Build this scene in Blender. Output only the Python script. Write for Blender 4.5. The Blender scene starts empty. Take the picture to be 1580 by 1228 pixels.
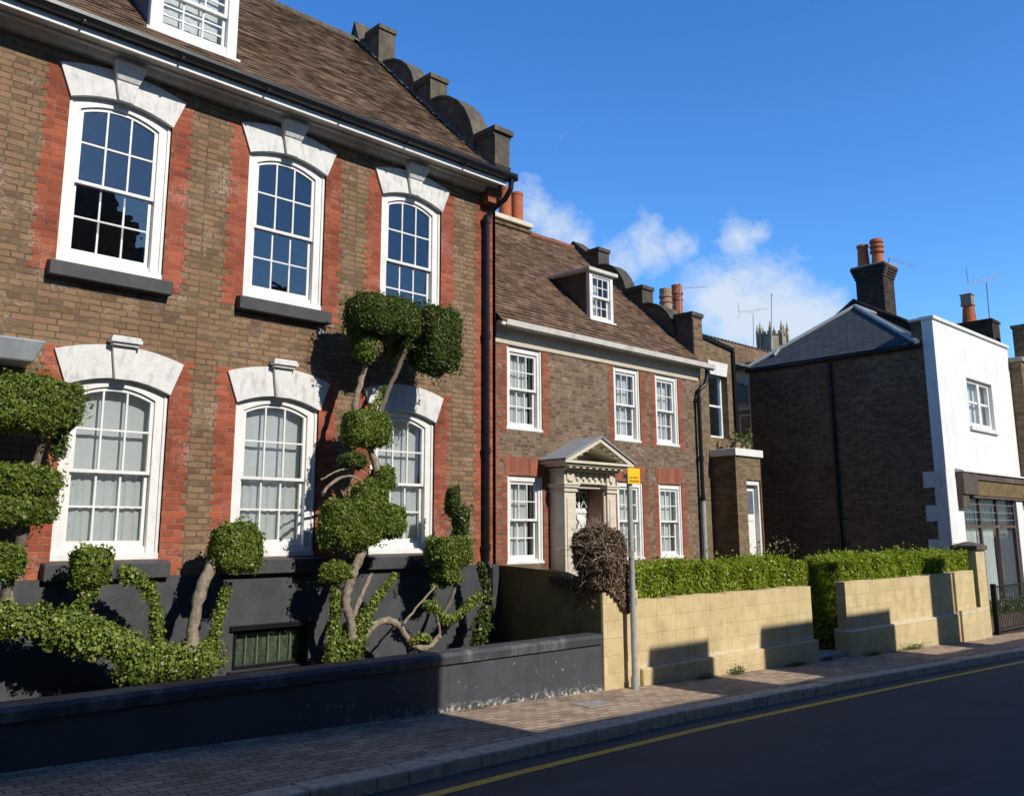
import bpy, math, random
import numpy as np
from mathutils import Vector, Matrix
random.seed(7); RNG = np.random.default_rng(11)
SC = bpy.context.scene; COL = SC.collection
rad = math.radians

# ------------------------------------------------------------------ camera, sky, sun, exposure
F, YAW, PITCH, ROLL, CX, CY = 1377.4, 0.766041, 0.182157, -0.004991, 790.0, 570.8   # measured from the vanishing points
_f = Vector((math.sin(YAW)*math.cos(PITCH), math.cos(YAW)*math.cos(PITCH), math.sin(PITCH)))
_r0 = Vector((math.cos(YAW), -math.sin(YAW), 0)); _u0 = _r0.cross(_f)
CR = _r0*math.cos(ROLL) + _u0*math.sin(ROLL); CU = -_r0*math.sin(ROLL) + _u0*math.cos(ROLL)
def ray(px, py): return _f*F + CR*(px-CX) - CU*(py-CY)
def at(px, py, Y):
    v = ray(px, py); return v*(Y/v.y)
def atx(px, py, X):
    v = ray(px, py); return v*(X/v.x)
cam = bpy.data.cameras.new('camera'); camo = bpy.data.objects.new('camera', cam); COL.objects.link(camo)
m = Matrix.Identity(4)
for i in range(3): m[i][0], m[i][1], m[i][2] = CR[i], CU[i], -_f[i]
camo.matrix_world = m
cam.sensor_width = 36; cam.lens = F/1580*36; cam.clip_start = 0.05; cam.clip_end = 5000
cam.shift_y = -(614-CY)/1580
SC.camera = camo

SUN_TO = Vector((0.12, -1.0, 0.70)).normalized()
EL = math.asin(SUN_TO.z)
SKY_STRENGTH, SUN_STRENGTH = 0.15, 5.0
sl = bpy.data.lights.new('sun', 'SUN'); sl.energy = SUN_STRENGTH; sl.angle = rad(0.5); sl.color = (1.0, 0.945, 0.86)
so = bpy.data.objects.new('sun', sl); COL.objects.link(so); so.rotation_euler = (-SUN_TO).to_track_quat('-Z', 'Y').to_euler()
SC.view_settings.view_transform = 'Standard'; SC.view_settings.look = 'None'
SC.view_settings.exposure = 0.0; SC.view_settings.gamma = 1.0; SC.view_settings.use_curve_mapping = False

class NT:
    def __init__(s, nt): s.nt = nt; nt.nodes.clear()
    def n(s, t, attrs=None, **inp):
        nd = s.nt.nodes.new('ShaderNode'+t)
        for k, v in (attrs or {}).items(): setattr(nd, k, v)
        for k, v in inp.items():
            sock = nd.inputs[int(k[1:])] if k[0] == '_' else nd.inputs[k.replace('__', ' ')]
            if isinstance(v, bpy.types.NodeSocket): s.nt.links.new(v, sock)
            else:
                if isinstance(v, tuple) and len(v) == 3 and sock.type == 'RGBA': v = (*v, 1)
                sock.default_value = v
        return nd
    def math(s, op, a, b=0.0, c=0.0, clamp=False): return s.n('Math', dict(operation=op, use_clamp=clamp), _0=a, _1=b, _2=c).outputs[0]
    def mix(s, f, a, b, blend='MIX'): return s.n('Mix', dict(data_type='RGBA', blend_type=blend), _0=f, _6=a, _7=b).outputs[2]
    def ramp(s, f, stops, interp='LINEAR'):
        nd = s.n('ValToRGB', _0=f); cr = nd.color_ramp; cr.interpolation = interp
        while len(cr.elements) < len(stops): cr.elements.new(0.5)
        for e, (p, c) in zip(cr.elements, stops):
            e.position = p; e.color = (c, c, c, 1) if isinstance(c, (int, float)) else (*c, 1)
        return nd.outputs[0]
    def maprange(s, v, a, b, c=0.0, d=1.0, smooth=False):
        return s.n('MapRange', dict(interpolation_type='SMOOTHSTEP' if smooth else 'LINEAR'), _0=v, _1=a, _2=b, _3=c, _4=d).outputs[0]
    def noise(s, scale, vec, detail=4.0, rough=0.55, dist=0.0): return s.n('TexNoise', Vector=vec, Scale=scale, Detail=detail, Roughness=rough, Distortion=dist).outputs[0]
    def scaled(s, vec, x, y, z): return s.n('VectorMath', dict(operation='MULTIPLY'), _0=vec, _1=(x, y, z)).outputs[0]

W = bpy.data.worlds.new('World'); SC.world = W; W.use_nodes = True
k = NT(W.node_tree)
sky = k.n('TexSky', dict(sky_type='NISHITA', sun_disc=False, sun_elevation=EL, sun_rotation=math.atan2(SUN_TO.x, SUN_TO.y), altitude=20, air_density=1.0, dust_density=0.35, ozone_density=2.5))
skyc = k.n('HueSaturation', Saturation=1.22, Value=1.60, Color=sky.outputs[0]).outputs[0]
dirv = k.n('TexCoord').outputs['Generated']
dz = k.n('SeparateXYZ', _0=dirv)
tint = k.ramp(k.maprange(dz.outputs[2], 0.0, .75), [(0, (.68, .86, 1.0)), (.3, (.57, .78, .98)), (1, (.42, .66, .92))])
skyc = k.mix(1.0, skyc, tint, 'MULTIPLY')
# unseen southern half of the sky dimmed to lower the ambient light
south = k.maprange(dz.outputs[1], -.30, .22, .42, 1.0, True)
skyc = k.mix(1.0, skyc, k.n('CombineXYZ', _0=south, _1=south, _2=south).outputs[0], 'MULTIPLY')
mask = None
for (px, py, rr, amp) in ((805, 295, .030, .85), (830, 325, .034, .95), (858, 350, .036, 1.0), (890, 370, .028, .9), (965, 398, .036, 1.0), (1000, 385, .040, 1.1), (1040, 378, .032, .95), (1010, 352, .018, .8), (1138, 368, .030, 1.0), (1165, 362, .02, .8), (1110, 465, .055, 1.45), (1165, 490, .075, 1.7), (1235, 492, .055, 1.5), (1280, 485, .03, 1.1), (1070, 450, .03, 1.0), (1150, 455, .03, 1.1)):
    c = ray(px, py).normalized()
    d = k.n('VectorMath', dict(operation='DISTANCE'), _0=dirv, _1=tuple(c)).outputs['Value']
    v = k.math('MULTIPLY', k.maprange(d, rr*1.25, rr*.15, 0, 1), amp)
    mask = v if mask is None else k.math('MAXIMUM', mask, v)
nz = k.noise(34, k.scaled(dirv, 1, 1, 1.25), 9, .66); nz2 = k.noise(14, dirv, 4, .55)
cl = k.maprange(k.math('ADD', mask, k.math('ADD', k.math('MULTIPLY', nz, 1.7), k.math('MULTIPLY', nz2, .5))), 1.42, 2.45, 0, 1)
cloudc = k.n('RGB'); cloudc.outputs[0].default_value = (4.9, 5.4, 6.0, 1)
skyc = k.mix(k.math('MULTIPLY', cl, .88), skyc, cloudc.outputs[0])
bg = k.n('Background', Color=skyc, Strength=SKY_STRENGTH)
out = k.n('OutputWorld', Surface=bg.outputs[0])

# ------------------------------------------------------------------ mesh helpers
WL = {}
def base_of(o): return WL.get(o.name, Vector((0, 0, 0))) if o else Vector((0, 0, 0))
class MB:
    def __init__(s): s.v = []; s.f = []; s.m = []
    def face(s, pts, mi=0):
        i = len(s.v); s.v += [tuple(p) for p in pts]; s.f.append(tuple(range(i, i+len(pts)))); s.m.append(mi)
    def hexa(s, p, mi=0):      # 8 points: bottom ring 0-3, top ring 4-7
        i = len(s.v); s.v += [tuple(q) for q in p]
        for q in ((3,2,1,0),(4,5,6,7),(0,1,5,4),(1,2,6,5),(2,3,7,6),(3,0,4,7)): s.f.append(tuple(i+j for j in q)); s.m.append(mi)
    def box(s, x0, x1, y0, y1, z0, z1, mi=0):
        s.hexa([(x0,y0,z0),(x1,y0,z0),(x1,y1,z0),(x0,y1,z0),(x0,y0,z1),(x1,y0,z1),(x1,y1,z1),(x0,y1,z1)], mi)
    def prism(s, poly, axis, a, b, mi=0):   # poly 2-D, extruded along axis from a to b
        def P(q, t):
            return (t, q[0], q[1]) if axis == 'x' else ((q[0], t, q[1]) if axis == 'y' else (q[0], q[1], t))
        n = len(poly); i = len(s.v)
        s.v += [P(q, a) for q in poly] + [P(q, b) for q in poly]
        s.f.append(tuple(i+j for j in range(n))); s.f.append(tuple(i+n+j for j in reversed(range(n)))); s.m += [mi, mi]
        for j in range(n):
            kk = (j+1) % n; s.f.append((i+kk, i+j, i+n+j, i+n+kk)); s.m.append(mi)
    def band(s, lo, hi, y0, y1, mi=0):      # strip between two (x,z) outlines, y0 front, y1 back
        for j in range(len(lo)-1):
            a, b, c, d = lo[j], lo[j+1], hi[j+1], hi[j]
            s.face([(a[0],y0,a[1]),(b[0],y0,b[1]),(c[0],y0,c[1]),(d[0],y0,d[1])], mi)
            s.face([(d[0],y1,d[1]),(c[0],y1,c[1]),(b[0],y1,b[1]),(a[0],y1,a[1])], mi)
            s.face([(a[0],y1,a[1]),(b[0],y1,b[1]),(b[0],y0,b[1]),(a[0],y0,a[1])], mi)
            s.face([(d[0],y0,d[1]),(c[0],y0,c[1]),(c[0],y1,c[1]),(d[0],y1,d[1])], mi)
        a, d = lo[0], hi[0]; s.face([(a[0],y1,a[1]),(a[0],y0,a[1]),(d[0],y0,d[1]),(d[0],y1,d[1])], mi)
        a, d = lo[-1], hi[-1]; s.face([(a[0],y0,a[1]),(a[0],y1,a[1]),(d[0],y1,d[1]),(d[0],y0,d[1])], mi)
    def tube(s, pts, r, seg=8, mi=0, cap=True):
        pts = [Vector(p) for p in pts]; rs = r if isinstance(r, (list, tuple)) else [r]*len(pts)
        i0 = len(s.v); up = Vector((0.13, 0.31, 0.94))
        for j, p in enumerate(pts):
            t = (pts[min(j+1, len(pts)-1)]-pts[max(j-1, 0)]).normalized()
            a = t.cross(up)
            if a.length < .05: a = t.cross(Vector((1, 0, 0)))
            a.normalize(); b = t.cross(a)
            for q in range(seg):
                w = 2*math.pi*q/seg; s.v.append(tuple(p + (a*math.cos(w)+b*math.sin(w))*rs[j]))
        for j in range(len(pts)-1):
            for q in range(seg):
                q2 = (q+1) % seg; s.f.append((i0+j*seg+q, i0+j*seg+q2, i0+(j+1)*seg+q2, i0+(j+1)*seg+q)); s.m.append(mi)
        if cap:
            s.f.append(tuple(i0+q for q in reversed(range(seg)))); s.m.append(mi)
            e = i0+(len(pts)-1)*seg; s.f.append(tuple(e+q for q in range(seg))); s.m.append(mi)
    def lathe(s, c, prof, seg=16, mi=0):    # prof (r,z)
        i0 = len(s.v); n = len(prof)
        for (r, z) in prof:
            for q in range(seg):
                w = 2*math.pi*q/seg; s.v.append((c[0]+r*math.cos(w), c[1]+r*math.sin(w), c[2]+z))
        for j in range(n-1):
            for q in range(seg):
                q2 = (q+1) % seg; s.f.append((i0+j*seg+q, i0+j*seg+q2, i0+(j+1)*seg+q2, i0+(j+1)*seg+q)); s.m.append(mi)
        s.f.append(tuple(i0+q for q in reversed(range(seg)))); s.m.append(mi)
        s.f.append(tuple(i0+(n-1)*seg+q for q in range(seg))); s.m.append(mi)
    def build(s, name, mat, parent=None, bevel=0, smooth=False, merge=False):
        b = base_of(parent)
        me = bpy.data.meshes.new(name)
        me.from_pydata([(x-b.x, y-b.y, z-b.z) for x, y, z in s.v], [], s.f)
        for mm in (mat if isinstance(mat, (list, tuple)) else [mat]): me.materials.append(mm)
        me.polygons.foreach_set('material_index', s.m)
        if smooth: me.polygons.foreach_set('use_smooth', [True]*len(s.f))
        me.update()
        return link(name, me, parent, bevel)
def link(name, me, parent=None, bevel=0):
    o = bpy.data.objects.new(name, me); COL.objects.link(o)
    WL[o.name] = base_of(parent)
    if parent: o.parent = parent
    if bevel:
        bm = o.modifiers.new('bevel', 'BEVEL'); bm.width = bevel; bm.segments = 2; bm.limit_method = 'ANGLE'; bm.angle_limit = rad(40)
    return o
def thing(name, loc, label, cat, group=None):
    o = bpy.data.objects.new(name, None); COL.objects.link(o); o.location = loc; o.empty_display_size = .2
    WL[o.name] = Vector(loc); o['label'] = label; o['category'] = cat
    if group: o['group'] = group
    return o
def tag(o, label, cat, group=None):
    o['label'] = label; o['category'] = cat
    if group: o['group'] = group
    return o
def struct(o, kind='structure'): o['kind'] = kind; return o
def grid_wall(mb, u0, u1, v0, v1, holes, P, depth, reveal=0.14, mi=0, step=None):
    """wall sheet with rectangular holes; P(u,v,d) maps to space, d = depth behind the face"""
    us = sorted({u0, u1, *[h[0] for h in holes], *[h[1] for h in holes]}); vs = sorted({v0, v1, *[h[2] for h in holes], *[h[3] for h in holes]})
    for a, b in zip(us, us[1:]):
        for c, d in zip(vs, vs[1:]):
            if any(h[0]-1e-6 <= a and b <= h[1]+1e-6 and h[2]-1e-6 <= c and d <= h[3]+1e-6 for h in holes): continue
            mb.face([P(a,c,0),P(b,c,0),P(b,d,0),P(a,d,0)], mi)
    for (a, b, c, d) in holes:
        mb.face([P(a,c,0),P(a,d,0),P(a,d,reveal),P(a,c,reveal)], mi); mb.face([P(b,d,0),P(b,c,0),P(b,c,reveal),P(b,d,reveal)], mi)
        mb.face([P(b,c,0),P(a,c,0),P(a,c,reveal),P(b,c,reveal)], mi); mb.face([P(a,d,0),P(b,d,0),P(b,d,reveal),P(a,d,reveal)], mi)

# ------------------------------------------------------------------ materials
def material(name):
    mt = bpy.data.materials.new(name); mt.use_nodes = True; k = NT(mt.node_tree); return mt, k
def finish(k, color, rough=.8, bump=None, bstr=.4, bdist=.01, spec=.3, **kw):
    p = k.n('BsdfPrincipled')
    def S(name, v):
        if isinstance(v, bpy.types.NodeSocket): k.nt.links.new(v, p.inputs[name])
        else: p.inputs[name].default_value = (*v, 1) if isinstance(v, tuple) and len(v) == 3 else v
    S('Base Color', color); S('Roughness', rough); S('Specular IOR Level', spec)
    for a, b in kw.items(): S(a.replace('_', ' '), b)
    if bump is not None:
        bn = k.n('Bump', Strength=bstr, Distance=bdist, Height=bump); k.nt.links.new(bn.outputs[0], p.inputs['Normal'])
    k.n('OutputMaterial', Surface=p.outputs[0]); return p
def brick_mat(name, tones, mortar, w=.23, h=.075, msize=.011, bleach=0.0, bleach_c=(.62, .56, .48), dirt=.5, rough=.9, bstr=.7, offs=0.5, jitter=.006, mortar_noise=None):
    mt, k = material(name)
    pos = k.n('NewGeometry').outputs['Position']; sp = k.n('SeparateXYZ', _0=pos)
    u = k.math('ADD', sp.outputs[0], sp.outputs[1])
    uv = k.n('CombineXYZ', _0=u, _1=sp.outputs[2]).outputs[0]
    wob = k.n('TexNoise', Vector=uv, Scale=9.0, Detail=2.0).outputs['Color']
    uvw = k.n('VectorMath', dict(operation='MULTIPLY_ADD'), _0=wob, _1=(jitter*2, jitter*2, 0), _2=uv).outputs[0]
    b = k.n('TexBrick', dict(offset=offs, offset_frequency=2, squash=.62, squash_frequency=2), Vector=uvw, Color1=(0, 0, 0), Color2=(1, 1, 1), Mortar=(.5, .5, .5), Scale=1.0, Mortar__Size=msize, Mortar__Smooth=.25, Bias=0.0, Brick__Width=w, Row__Height=h)
    n1 = k.noise(38, uvw, 5, .65); n2 = k.noise(1.1, pos, 5, .6); n3 = k.noise(5.5, pos, 4, .6)
    t = k.math('ADD', k.math('MULTIPLY', b.outputs[0], .44), k.math('ADD', k.math('MULTIPLY', n1, .50), k.math('MULTIPLY', n3, .34)))
    t = k.math('SUBTRACT', t, .15)
    c = k.ramp(t, tones)
    mc = k.mix(k.math('MULTIPLY', k.maprange(n3, .35, .65), 1.0), mortar, tuple(x*.55 for x in mortar))
    c = k.mix(b.outputs[1], c, mc)
    c = k.mix(k.maprange(n2, .42, .68, 0, dirt), c, k.mix(1.0, c, (.55, .52, .5), 'MULTIPLY'))
    if bleach:
        bl = k.noise(2.3, pos, 6, .7, .4); bl2 = k.noise(30, pos, 4, .7)
        f = k.math('MULTIPLY', k.maprange(bl, .52, .72), k.maprange(bl2, .45, .62))
        c = k.mix(k.math('MULTIPLY', f, bleach), c, bleach_c)
    hgt = k.math('ADD', k.math('MULTIPLY', b.outputs[1], -1.0), k.math('MULTIPLY', n1, .7))
    finish(k, c, rough, hgt, bstr, .008, .2); return mt
def plain_mat(name, col, rough=.6, var=.12, scale=7.0, bstr=.15, spec=.35, stain=None, stain_amt=0.0, stain_scale=3.0, **kw):
    mt, k = material(name); pos = k.n('NewGeometry').outputs['Position']
    n = k.noise(scale, pos, 6, .65); n2 = k.noise(scale*9, pos, 4, .6)
    c = k.mix(k.maprange(n, .3, .7), tuple(x*(1-var) for x in col), tuple(min(1, x*(1+var*.6)) for x in col))
    if stain:
        s = k.noise(stain_scale, k.scaled(pos, 1, 1, .35), 7, .72, .3)
        c = k.mix(k.math('MULTIPLY', k.maprange(s, .5, .7), stain_amt), c, stain)
    finish(k, c, rough, k.math('ADD', n, k.math('MULTIPLY', n2, .6)), bstr, .01, spec, **kw); return mt

TAN = [(0, (.050, .036, .028)), (.2, (.115, .074, .047)), (.42, (.205, .130, .070)), (.58, (.262, .165, .086)), (.72, (.255, .142, .084)), (.86, (.28, .132, .080)), (1, (.35, .23, .135))]
BRICK = brick_mat('stock brick', TAN, (.165, .125, .088), bleach=.75, bleach_c=(.58, .48, .40), msize=.009, jitter=.012)
TAN2 = [(0, (.045, .032, .025)), (.25, (.105, .068, .045)), (.5, (.18, .118, .075)), (.75, (.255, .17, .105)), (1, (.24, .115, .07))]
BRICK2 = brick_mat('grey stock brick', TAN2, (.24, .195, .15), bleach=.6, w=.17, h=.068, msize=.009, jitter=.01)
RED = [(0, (.13, .040, .026)), (.3, (.25, .065, .036)), (.55, (.34, .088, .044)), (.8, (.42, .12, .056)), (1, (.34, .12, .08))]
REDB = brick_mat('red dressing brick', RED, (.36, .17, .12), msize=.007, bleach=.6, bleach_c=(.55, .40, .33), dirt=.85, jitter=.003)
RED2 = [(0, (.12, .036, .024)), (.35, (.25, .072, .040)), (.65, (.34, .10, .053)), (1, (.30, .13, .08))]
REDB2 = brick_mat('red brick of the second house', RED2, (.24, .16, .11), msize=.009, bleach=.3, bleach_c=(.5, .42, .34), dirt=.6)
DARK = [(0, (.034, .023, .017)), (.3, (.095, .058, .036)), (.55, (.18, .105, .060)), (.8, (.26, .155, .09)), (1, (.34, .24, .16))]
BRICK3 = brick_mat('dark stock brick', DARK, (.26, .20, .14), msize=.010, bleach=.25)
BRICK4 = brick_mat('yellow stock brick', [(0, (.06, .042, .026)), (.4, (.16, .11, .060)), (.7, (.25, .175, .095)), (1, (.26, .15, .08))], (.23, .185, .13), msize=.010, bleach=.2)
WHITE = plain_mat('white paint', (.74, .73, .70), .5, .08, 5, .15, .4, (.40, .38, .33), .4, 7)
WHITE_L = plain_mat('white painted stone', (.68, .67, .64), .8, .10, 9, .8, .25, (.26, .25, .22), .6, 11)
CREAM = plain_mat('cream paint', (.62, .56, .44), .55, .10, 6, .2, .3, (.30, .26, .19), .35, 5)
CREAM_D = plain_mat('weathered cornice paint', (.60, .58, .52), .6, .15, 4, .2, .3, (.2, .18, .15), .5, 4)
BLACK = plain_mat('black gutter paint', (.006, .0062, .0075), .34, .2, 9, .1, .45)
SLATEP = plain_mat('charcoal masonry paint', (.050, .052, .056), .62, .25, 3, .5, .35, (.085, .085, .085), .6, 2.6)
LEAD = plain_mat('lead sheet', (.26, .28, .30), .55, .2, 4, .25, .4, (.42, .43, .44), .5, 5)
LEAD_D = plain_mat('weathered lead', (.11, .12, .14), .6, .35, 5, .3, .4, (.22, .21, .2), .6, 4)
STONE = plain_mat('lichened render', (.105, .092, .074), .92, .35, 5, .9, .2, (.23, .19, .10), .6, 4)
TERRA = plain_mat('terracotta', (.42, .125, .055), .8, .22, 6, .3, .25, (.16, .08, .05), .5, 7)
TERRA_P = plain_mat('buff clay', (.36, .24, .15), .8, .2, 6, .3, .25, (.10, .08, .07), .5, 8)
STEEL = plain_mat('galvanised steel', (.34, .35, .335), .5, .2, 12, .15, .5, (.2, .19, .17), .5, 6)
ALU = plain_mat('aluminium tube', (.30, .31, .33), .4, .15, 12, .05, .5, Metallic=.6)
WOODP = plain_mat('brown painted wood', (.095, .070, .056), .55, .25, 6, .3, .3, (.3, .2, .15), .4, 5)
SOIL = plain_mat('garden soil', (.06, .045, .032), .95, .4, 6, .9, .1)
BARK = plain_mat('pale bark', (.33, .27, .20), .9, .45, 16, 1.5, .15, (.10, .075, .05), .9, 26)
BARK_D = plain_mat('grey bark', (.16, .13, .10), .9, .4, 14, 1.0, .15, (.06, .05, .04), .7, 18)
def yellow_wall_mat():
    mt, k = material('yellow masonry paint')
    pos = k.n('NewGeometry').outputs['Position']; sp = k.n('SeparateXYZ', _0=pos)
    uv = k.n('CombineXYZ', _0=k.math('ADD', sp.outputs[0], sp.outputs[1]), _1=k.math('ADD', sp.outputs[2], .953), _2=0.0).outputs[0]
    wob = k.n('TexNoise', Vector=uv, Scale=5.0, Detail=2.0).outputs['Color']
    uvw = k.n('VectorMath', dict(operation='MULTIPLY_ADD'), _0=wob, _1=(.018, .018, 0), _2=uv).outputs[0]
    b = k.n('TexBrick', dict(offset=.5), Vector=uvw, Color1=(0, 0, 0), Color2=(1, 1, 1), Mortar=(.5, .5, .5), Scale=1.0, Mortar__Size=.005, Mortar__Smooth=.8, Brick__Width=.45, Row__Height=.235)
    n = k.noise(3.0, pos, 7, .7); n2 = k.noise(40, pos, 4, .6); n3 = k.noise(1.3, k.scaled(pos, 1, 1, .4), 5, .65)
    c = k.mix(b.outputs[0], (.53, .42, .225), (.60, .48, .265))
    c = k.mix(k.maprange(n, .44, .68, 0, .75), c, (.40, .31, .16))
    c = k.mix(k.maprange(n3, .55, .8, 0, .5), c, (.68, .57, .36))
    c = k.mix(k.math('MULTIPLY', b.outputs[1], k.maprange(n3, .40, .70, .04, .40)), c, (.40, .30, .155))
    low = k.maprange(sp.outputs[2], -2.35, -1.9, .7, 0)
    c = k.mix(k.math('MULTIPLY', low, k.maprange(n2, .4, .65)), c, (.33, .28, .18))
    edge = k.math('MULTIPLY', k.math('MULTIPLY', k.maprange(sp.outputs[0], 10.55, 10.57), k.maprange(sp.outputs[2], -1.905, -1.875)), k.maprange(sp.outputs[2], -1.82, -1.85)); wear = k.noise(9, pos, 6, .7)
    c = k.mix(k.math('MULTIPLY', edge, k.maprange(wear, .42, .52)), c, (.58, .52, .41))
    h = k.math('ADD', k.math('MULTIPLY', b.outputs[1], -.8), k.math('ADD', k.math('MULTIPLY', n2, .5), n))
    finish(k, c, .85, h, .55, .015, .2); return mt
SHADED_BRICK = brick_mat('shade darkened stock brick', [(0, (.012, .010, .010)), (.4, (.035, .027, .024)), (.7, (.07, .05, .04)), (1, (.13, .09, .065))], (.06, .05, .042), bleach=.2)  # brick tones darkened to hold the shade on the stacks and gable
YELLOW = yellow_wall_mat()
OLIVE = plain_mat('shaded ochre render', (.20, .155, .062), .9, .35, 2.5, .6, .2, (.09, .075, .03), .7, 2)  # ochre darkened to olive, the shade of the unlit side in its tone
def chipped_mat():
    mt, k = material('chipped charcoal paint')
    pos = k.n('NewGeometry').outputs['Position']; sp = k.n('SeparateXYZ', _0=pos)
    n = k.noise(2.2, pos, 6, .65); n2 = k.noise(45, pos, 4, .6)
    c = k.mix(k.maprange(n, .3, .7), (.042, .046, .054), (.066, .070, .078))
    streak = k.noise(4, k.scaled(pos, 2.2, 1, .18), 5, .6)
    c = k.mix(k.maprange(streak, .55, .75, 0, .5), c, (.028, .03, .036))
    ch = k.noise(15, pos, 7, .74, .3); big = k.noise(1.35, k.scaled(pos, 1, 1, .8), 3, .5)
    f = k.math('MULTIPLY', k.maprange(ch, .625, .65), k.maprange(big, .50, .60))
    edge = k.math('ADD', sp.outputs[2], k.math('MULTIPLY', sp.outputs[0], .031))
    f2 = k.math('MULTIPLY', k.maprange(edge, -1.70, -1.80), k.maprange(k.noise(16, pos, 5, .7), .5, .58))
    f2 = k.math('MULTIPLY', f2, k.maprange(sp.outputs[0], 5.4, 7.4))
    c = k.mix(k.math('MAXIMUM', f, f2), c, (.50, .49, .45))
    finish(k, c, .6, k.math('ADD', n, k.math('MULTIPLY', n2, .5)), .35, .012, .35); return mt
CHIPPED = chipped_mat()
def tile_mat(name, tones, w, rowz, lichen=.35, offz=0.0):
    mt, k = material(name); pos = k.n('NewGeometry').outputs['Position']; sp = k.n('SeparateXYZ', _0=pos)
    uv = k.n('CombineXYZ', _0=sp.outputs[0], _1=k.math('SUBTRACT', sp.outputs[2], offz), _2=0.0).outputs[0]
    b = k.n('TexBrick', dict(offset=.5), Vector=uv, Color1=(0, 0, 0), Color2=(1, 1, 1), Mortar=(.5, .5, .5), Scale=1.0, Mortar__Size=.003, Mortar__Smooth=.1, Brick__Width=w, Row__Height=rowz)
    n = k.noise(1.2, pos, 6, .65); n2 = k.noise(22, pos, 5, .65); n3 = k.noise(4, pos, 6, .7)
    t = k.math('ADD', k.math('MULTIPLY', b.outputs[0], .6), k.math('ADD', k.math('MULTIPLY', n2, .25), k.math('MULTIPLY', n3, .2)))
    c = k.ramp(t, tones)
    c = k.mix(k.maprange(n, .38, .66, 0, .5), c, k.mix(1.0, c, (.62, .6, .58), 'MULTIPLY'))
    li = k.math('MULTIPLY', k.maprange(n3, .55, .7), k.maprange(n2, .48, .6))
    c = k.mix(k.math('MULTIPLY', li, lichen), c, (.30, .22, .075))
    c = k.mix(k.math('MULTIPLY', b.outputs[1], .6), c, (.02, .016, .013))
    h = k.math('ADD', k.math('MULTIPLY', b.outputs[1], -1), k.math('ADD', k.math('MULTIPLY', n2, .8), b.outputs[0]))
    finish(k, c, .9, h, .8, .01, .15); return mt
TILE1 = tile_mat('old clay tiles', [(0, (.055, .040, .030)), (.3, (.115, .078, .055)), (.55, (.17, .115, .078)), (.8, (.22, .14, .09)), (1, (.29, .205, .14))], .165, .082, .5)
TILE2 = tile_mat('red brown clay tiles', [(0, (.06, .038, .027)), (.35, (.125, .080, .055)), (.6, (.185, .117, .076)), (.85, (.24, .148, .094)), (1, (.31, .215, .14))], .165, .080, .2)
def slate_mat():
    mt, k = material('blue grey slate'); pos = k.n('NewGeometry').outputs['Position']; sp = k.n('SeparateXYZ', _0=pos)
    uv = k.n('CombineXYZ', _0=k.math('ADD', sp.outputs[1], k.math('MULTIPLY', sp.outputs[0], .5)), _1=sp.outputs[2], _2=0.0).outputs[0]
    b = k.n('TexBrick', dict(offset=.5), Vector=uv, Color1=(0, 0, 0), Color2=(1, 1, 1), Mortar=(.5, .5, .5), Scale=1.0, Mortar__Size=.007, Mortar__Smooth=.1, Brick__Width=.26, Row__Height=.115)
    n = k.noise(6, pos, 6, .65)
    c = k.ramp(k.math('ADD', k.math('MULTIPLY', b.outputs[0], .3), k.math('MULTIPLY', n, .6)), [(0, (.030, .036, .042)), (.5, (.058, .067, .076)), (1, (.095, .104, .110))])
    c = k.mix(b.outputs[1], c, (.018, .02, .024))
    finish(k, c, .8, k.math('ADD', k.math('MULTIPLY', b.outputs[1], -1), k.math('MULTIPLY', b.outputs[0], .5)), .8, .012, .15); return mt
SLATE = slate_mat()
def paving_mat():
    mt, k = material('red brick paving'); pos = k.n('NewGeometry').outputs['Position']
    wob = k.n('TexNoise', Vector=pos, Scale=6.0, Detail=2.0).outputs['Color']
    pw = k.n('VectorMath', dict(operation='MULTIPLY_ADD'), _0=wob, _1=(.012, .012, 0), _2=pos).outputs[0]
    b = k.n('TexBrick', dict(offset=.5), Vector=pw, Color1=(0, 0, 0), Color2=(1, 1, 1), Mortar=(.5, .5, .5), Scale=1.0, Mortar__Size=.006, Mortar__Smooth=.2, Brick__Width=.21, Row__Height=.105)
    n = k.noise(26, pos, 5, .65); n2 = k.noise(1.4, pos, 6, .65); n3 = k.noise(7, pos, 5, .7)
    c = k.ramp(k.math('ADD', k.math('MULTIPLY', b.outputs[0], .6), k.math('MULTIPLY', n, .4)), [(0, (.21, .15, .105)), (.5, (.39, .285, .20)), (1, (.52, .40, .29))])
    c = k.mix(k.maprange(n2, .4, .68, 0, .7), c, k.mix(1.0, c, (.58, .57, .56), 'MULTIPLY'))
    c = k.mix(k.maprange(n3, .62, .72, 0, .6), c, (.15, .13, .11))
    c = k.mix(b.outputs[1], c, (.07, .058, .046))
    finish(k, c, .88, k.math('ADD', k.math('MULTIPLY', b.outputs[1], -1.2), k.math('ADD', n, b.outputs[0])), .6, .008, .25); return mt
PAVING = paving_mat()
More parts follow.
